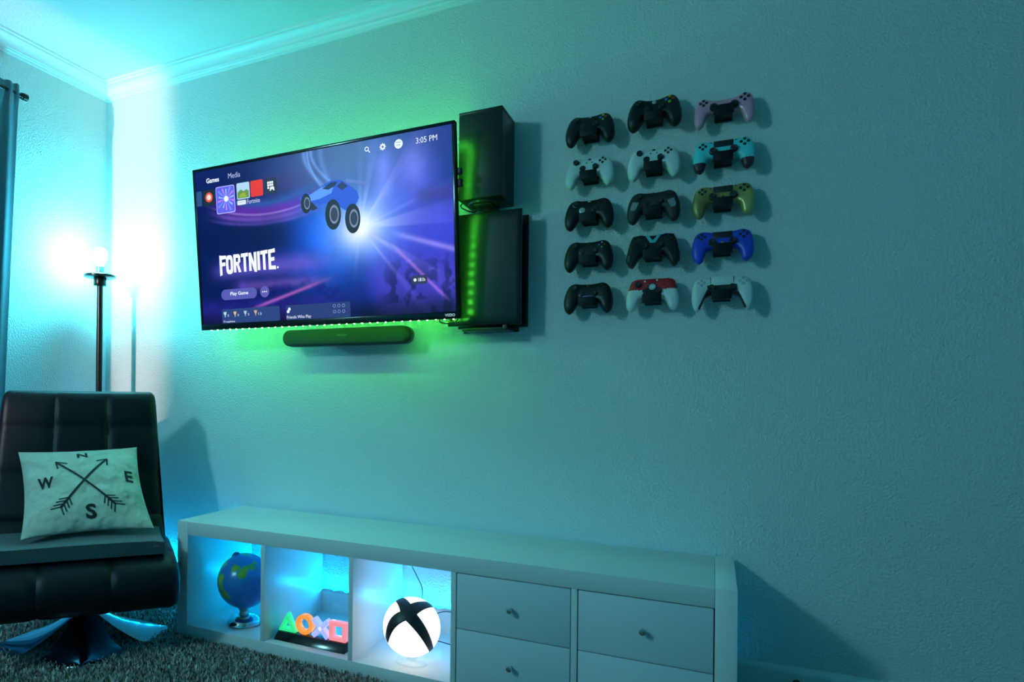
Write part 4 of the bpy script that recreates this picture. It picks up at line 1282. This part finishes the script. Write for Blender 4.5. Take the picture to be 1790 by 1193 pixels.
# ------------------------------------------------------------------ globe
def globe():
    c = Vector((1.083, -0.285, 0.05))
    t = thing('desk_globe', 'small blue desk globe on a chrome foot in the left cube', 'globe', c)
    r = 0.101
    zc = 0.160
    m = bpy.data.materials.new('globe_map')
    m.use_nodes = True
    nt = m.node_tree
    b = nt.nodes['Principled BSDF']
    b.inputs['Roughness'].default_value = 0.25
    tc = nt.nodes.new('ShaderNodeTexCoord')
    n1 = nt.nodes.new('ShaderNodeTexNoise'); n1.inputs['Scale'].default_value = 11; n1.inputs['Detail'].default_value = 6
    rp = nt.nodes.new('ShaderNodeValToRGB')
    rp.color_ramp.interpolation = 'LINEAR'
    e = rp.color_ramp.elements
    e[0].position = 0.0; e[0].color = (0.02, 0.13, 0.50, 1)
    e[1].position = 0.50; e[1].color = (0.03, 0.20, 0.56, 1)
    for p_, c_ in ((0.515, (0.05, 0.30, 0.42, 1)), (0.53, (0.10, 0.38, 0.06, 1)), (0.62, (0.24, 0.42, 0.05, 1)), (0.70, (0.60, 0.42, 0.06, 1)), (0.82, (0.4, 0.2, 0.08, 1))):
        q = e.new(p_); q.color = c_
    # land masses gathered to the left side and the north, sea on the right
    sep = nt.nodes.new('ShaderNodeSeparateXYZ')
    A1 = nt.nodes.new('ShaderNodeMath'); A1.operation = 'MULTIPLY_ADD'; A1.inputs[1].default_value = -1.3
    A2 = nt.nodes.new('ShaderNodeMath'); A2.operation = 'MULTIPLY_ADD'; A2.inputs[1].default_value = 0.9
    A3 = nt.nodes.new('ShaderNodeMath'); A3.operation = 'ADD'; A3.inputs[1].default_value = -0.045
    nt.links.new(tc.outputs['Object'], n1.inputs['Vector'])
    nt.links.new(tc.outputs['Object'], sep.inputs[0])
    nt.links.new(sep.outputs['X'], A1.inputs[0]); nt.links.new(n1.outputs['Fac'], A1.inputs[2])
    nt.links.new(sep.outputs['Z'], A2.inputs[0]); nt.links.new(A1.outputs[0], A2.inputs[2])
    nt.links.new(A2.outputs[0], A3.inputs[0])
    nt.links.new(A3.outputs[0], rp.inputs['Fac'])
    nt.links.new(rp.outputs['Color'], b.inputs['Base Color'])
    ti = R(-20)
    prof = [(r * math.cos(a), r * math.sin(a)) for a in [-math.pi / 2 + math.pi * k / 36 for k in range(37)]]
    prof[0] = (0, -r); prof[-1] = (0, r)
    g = MB().lathe(prof, 64, cap=False).build('sphere', m, t, smooth=True)
    g.location = (0, 0, zc)
    g.rotation_euler = (0, ti, R(20))
    MB().tube([(1.0008 * r * math.cos(a), 1.0008 * r * math.sin(a), 0) for a in [2 * math.pi * k / 64 for k in range(65)]], 0.0007, 6).build('equator_line', mat('globe_line', (0.01, 0.05, 0.30), 0.4), g, smooth=True)
    # axis clips
    K = Matrix.Translation((0, 0, zc)) @ Matrix.Rotation(R(20), 4, 'Z') @ Matrix.Rotation(ti, 4, 'Y')
    MB(K).lathe([(0.017, r - 0.001), (0.014, r + 0.005), (0.005, r + 0.010), (0, r + 0.011)], 20).build('top_cap', mat('globe_cap', (0.03, 0.10, 0.22), 0.3), t, smooth=True)
    MB().lathe([(0.024, 0.033), (0.019, 0.037), (0.017, 0.046), (0.019, 0.052), (0.026, 0.058), (0.030, 0.0655)], 32).build('neck', M_steel, t, smooth=True)
    MB().lathe([(0.064, 0.0005), (0.066, 0.004), (0.064, 0.012), (0.054, 0.022), (0.036, 0.030), (0.022, 0.0335)], 48).build('foot', M_chrome, t, smooth=True)
globe()

# ------------------------------------------------------------------ four-symbol lamp
def icon_lamp():
    t = thing('symbol_lamp', 'lamp of four glowing symbols on a black bar, triangle circle cross square', 'lamp', (1.420, -0.335, 0.0505), (0, 0, R(0)))
    hw = 0.142
    # tapered black bar
    vs = [(-hw, -.034, 0), (hw, -.034, 0), (hw, .034, 0), (-hw, .034, 0), (-hw + .006, -.016, .026), (hw - .006, -.016, .026), (hw - .006, .022, .026), (-hw + .006, .022, .026)]
    MB().add(vs, [(3, 2, 1, 0), (4, 5, 6, 7), (0, 1, 5, 4), (1, 2, 6, 5), (2, 3, 7, 6), (3, 0, 4, 7)]).build('base', M_gloss, t, 0.001)
    M = Matrix.Rotation(R(90), 4, 'X')
    z0 = 0.027
    def glow(nm, ce, base_, s):
        m = mat(nm, base_, 0.25, emit=ce, strength=s)
        return m
    def ringo(outer, inner, M2, m, nm, d=0.0125):
        n = len(outer)
        vs, fs = [], []
        for h in (-d, d):
            vs += [(x, y, h) for x, y in outer] + [(x, y, h) for x, y in inner]
        for k in range(n):
            k2 = (k + 1) % n
            o0, o1, i0, i1 = k, k2, n + k, n + k2
            fs += [(o0, i0, i1, o1), (2 * n + o0, 2 * n + o1, 2 * n + i1, 2 * n + i0), (o0, o1, 2 * n + o1, 2 * n + o0), (i0, 2 * n + i0, 2 * n + i1, i1)]
        MB(M2).add(vs, fs).build(nm, m, t, 0.0022, 2)
    def center_x(k): return -0.102 + 0.068 * k
    S_ = 0.034
    # triangle
    x = center_x(0)
    M2 = M @ Matrix.Translation((x, z0, 0))
    o = [(-.036, 0.0), (.036, 0.0), (.0, .066)]
    i = [(-.0165, .0115), (.0165, .0115), (0, .0425)]
    def dense(p, n):
        out = []
        for k in range(len(p)):
            a, b_ = p[k], p[(k + 1) % len(p)]
            for q in range(n):
                out.append((a[0] + (b_[0] - a[0]) * q / n, a[1] + (b_[1] - a[1]) * q / n))
        return out
    ringo(o, i, M2, glow('glow_green', (0.02, 0.75, 0.22), (0.1, 0.7, 0.3), 0.8), 'triangle')
    M2 = M @ Matrix.Translation((center_x(1) + .002, z0 + .035, 0))
    ringo(circ(0, 0, .0345, n=40), circ(0, 0, .0205, n=40), M2, glow('glow_orange', (1.0, 0.24, 0.02), (0.9, 0.4, 0.1), 0.9), 'circle')
    M2 = M @ Matrix.Translation((center_x(2), z0 + .033, 0))
    mX = glow('glow_violet', (0.42, 0.42, 1.0), (0.6, 0.6, 0.95), 0.8)
    a = .0085
    for sg in (1, -1):
        K = M2 @ Matrix.Rotation(R(45 * sg), 4, 'Z')
        MB(K).box(-.042, .042, -a, a, -.0125, .0125).build('cross_bar', mX, t, 0.002)
    M2 = M @ Matrix.Translation((center_x(3), z0 + .0335, 0))
    q = .0325; p = .0185
    ringo([(-q, -q), (q, -q), (q, q), (-q, q)], [(-p, -p), (p, -p), (p, p), (-p, p)], M2, glow('glow_pink', (1.0, 0.20, 0.22), (0.9, 0.45, 0.45), 0.8), 'square')
icon_lamp()
def lamp_glass():
    m = bpy.data.materials.new('clear_lamp_glass')
    m.use_nodes = True
    nt = m.node_tree
    nt.nodes.remove(nt.nodes['Principled BSDF'])
    tr = nt.nodes.new('ShaderNodeBsdfTransparent')
    gl = nt.nodes.new('ShaderNodeBsdfGlossy')
    gl.inputs['Roughness'].default_value = 0.05
    mx = nt.nodes.new('ShaderNodeMixShader')
    mx.inputs[0].default_value = 0.012
    nt.links.new(tr.outputs[0], mx.inputs[1])
    nt.links.new(gl.outputs[0], mx.inputs[2])
    nt.links.new(mx.outputs[0], nt.nodes['Material Output'].inputs[0])
    MB().lathe([(0.056, 1.4408), (0.0565, 1.60), (0.0545, 1.6005), (0.054, 1.4412)], 40, cap=False).build('glass_shade', m, bpy.data.objects['floor_lamp'], smooth=True)
lamp_glass()

# ------------------------------------------------------------------ round logo lamp
def sphere_lamp():
    c = Vector((1.786, -0.325, 0.05))
    t = thing('logo_lamp', 'round white glowing lamp with a black X logo on a clear stand', 'lamp', c)
    r = 0.0925
    cz = 0.118
    prof = [(r * math.cos(a), r * math.sin(a)) for a in [-math.pi / 2 + math.pi * k / 40 for k in range(41)]]
    prof[0] = (0, -r); prof[-1] = (0, r)
    g = MB().lathe(prof, 64, cap=False).build('glowing_ball', mat('ball_light', (0.9, 0.9, 0.88), 0.35, emit=(1.0, 0.94, 0.86), strength=1.02), t, smooth=True)
    g.location = (0, 0, cz)
    fdir = (CAM - (c + Vector((0, 0, cz)))).normalized()
    fdir = Vector((fdir.x, fdir.y, fdir.z * 0.98)).normalized()
    rv = Vector((0, 0, 1)).cross(fdir).normalized()
    uv = fdir.cross(rv)
    # outline of the X in disc coordinates, edges as arcs
    def nd(x, y): return ((x - 608) / 260.0, -(y - 682) / 292.0)
    segs = [((457, 437), (488, 418), (520, 403)), ((520, 403), (562, 430), (597, 470)), ((597, 470), (664, 447), (742, 441)), ((742, 441), (775, 462), (797, 490)),
            ((797, 490), (720, 515), (652, 568)), ((652, 568), (745, 715), (803, 885)), ((803, 885), (788, 902), (768, 918)), ((768, 918), (678, 765), (557, 628)),
            ((557, 628), (460, 705), (403, 842)), ((403, 842), (390, 820), (381, 790)), ((381, 790), (415, 632), (508, 545)), ((508, 545), (490, 490), (457, 437))]
    ol = []
    for p0, p1, p2 in segs:
        p0, p1, p2 = (np.array(nd(*p)) for p in (p0, p1, p2))
        cp = 2 * p1 - 0.5 * (p0 + p2)
        for k in range(10):
            s = k / 10
            ol.append((1 - s) ** 2 * p0 + 2 * s * (1 - s) * cp + s * s * p2)
    # flat polygon, triangulated and refined, then wrapped on the ball
    bm = bmesh.new()
    vv = [bm.verts.new((p[0], p[1], 0)) for p in ol]
    fc = bm.faces.new(vv)
    bmesh.ops.triangulate(bm, faces=[fc])
    for _ in range(3):
        bmesh.ops.subdivide_edges(bm, edges=[e for e in bm.edges if e.calc_length() > 0.08], cuts=1)
        bmesh.ops.triangulate(bm, faces=bm.faces[:])
    for v in bm.verts:
        x, y = v.co.x, v.co.y
        d = math.hypot(x, y)
        if d > 0.992:
            x, y = x / d * 0.992, y / d * 0.992
        h = math.sqrt(max(0.0, 1 - x * x - y * y))
        v.co = (rv * x + uv * y + fdir * h) * (r + 0.0012) + Vector((0, 0, cz))
    bmesh.ops.recalc_face_normals(bm, faces=bm.faces)
    me = bpy.data.meshes.new('logo_cross')
    bm.to_mesh(me)
    bm.free()
    o = link('logo_cross', me, mat('logo_black', (0.012, 0.012, 0.013), 0.45), t, smooth=True)
    md = o.modifiers.new('thickness', 'SOLIDIFY')
    md.thickness = 0.0012
    md.offset = 0
    Mc = bpy.data.materials.new('clear_acrylic')
    Mc.use_nodes = True
    bs = Mc.node_tree.nodes['Principled BSDF']
    bs.inputs['Base Color'].default_value = (0.75, 0.9, 0.95, 1)
    bs.inputs['Roughness'].default_value = 0.08
    bs.inputs['Alpha'].default_value = 0.28
    bs.inputs['IOR'].default_value = 1.45
    K = Matrix.Diagonal((1.15, 0.85, 1, 1))
    MB(K).lathe([(0.044, 0.0006), (0.046, 0.003), (0.045, 0.006), (0.016, 0.009), (0.013, 0.014), (0.020, 0.0225), (0.032, 0.0315), (0.029, 0.0325), (0.012, 0.026)], 40, cap=False).build('stand', Mc, t, smooth=True)
    # its cord
    pts = catmull([np.array(p) for p in ((1.640, -0.0235, 0.372), (1.648, -0.028, 0.300), (1.690, -0.06, 0.255), (1.735, -0.12, 0.235), (1.765, -0.19, 0.215), (1.780, -0.232, 0.20))], 6)
    o = MB().tube([tuple(p) for p in pts], 0.0016, 8).build('lamp_cord', M_cable, smooth=True)
    tag(o, 'thin black cord dropping behind the round X lamp', 'cable')
    pts = catmull([np.array(p) for p in ((1.800, -0.225, 0.10), (1.84, -0.17, 0.075), (1.90, -0.14, 0.0535), (1.945, -0.16, 0.0525))], 6)
    o = MB().tube([tuple(p) for p in pts], 0.0016, 8).build('lamp_cord', M_cable, smooth=True)
    tag(o, 'black cord lying on the shelf right of the round X lamp', 'cable')
    pts = catmull([np.array(p) for p in ((1.795, -0.225, 0.17), (1.83, -0.12, 0.165), (1.89, -0.06, 0.130), (1.945, -0.05, 0.105))], 6)
    o = MB().tube([tuple(p) for p in pts], 0.0016, 8).build('lamp_cord', M_cable, smooth=True)
    tag(o, 'upper black cord crossing the cube right of the round X lamp', 'cable')
sphere_lamp()
def lamp_glass():
    m = bpy.data.materials.new('clear_lamp_glass')
    m.use_nodes = True
    nt = m.node_tree
    nt.nodes.remove(nt.nodes['Principled BSDF'])
    tr = nt.nodes.new('ShaderNodeBsdfTransparent')
    gl = nt.nodes.new('ShaderNodeBsdfGlossy')
    gl.inputs['Roughness'].default_value = 0.05
    mx = nt.nodes.new('ShaderNodeMixShader')
    mx.inputs[0].default_value = 0.012
    nt.links.new(tr.outputs[0], mx.inputs[1])
    nt.links.new(gl.outputs[0], mx.inputs[2])
    nt.links.new(mx.outputs[0], nt.nodes['Material Output'].inputs[0])
    MB().lathe([(0.056, 1.4408), (0.0565, 1.60), (0.0545, 1.6005), (0.054, 1.4412)], 40, cap=False).build('glass_shade', m, bpy.data.objects['floor_lamp'], smooth=True)
lamp_glass()

# ------------------------------------------------------------------ black stopper on the baseboard
K = Matrix.Rotation(R(90), 4, 'X')
o = MB(K).lathe([(0.010, 0), (0.010, 0.004), (0.006, 0.006), (0.006, 0.040), (0.0125, 0.042), (0.0135, 0.048), (0.0125, 0.056), (0.006, 0.059), (0, 0.0595)], 24).build('door_stop', M_black, smooth=True)
o.location = (2.862, -0.0152, 0.094)
tag(o, 'round black door stop on the baseboard right of the shelf unit', 'door stop')
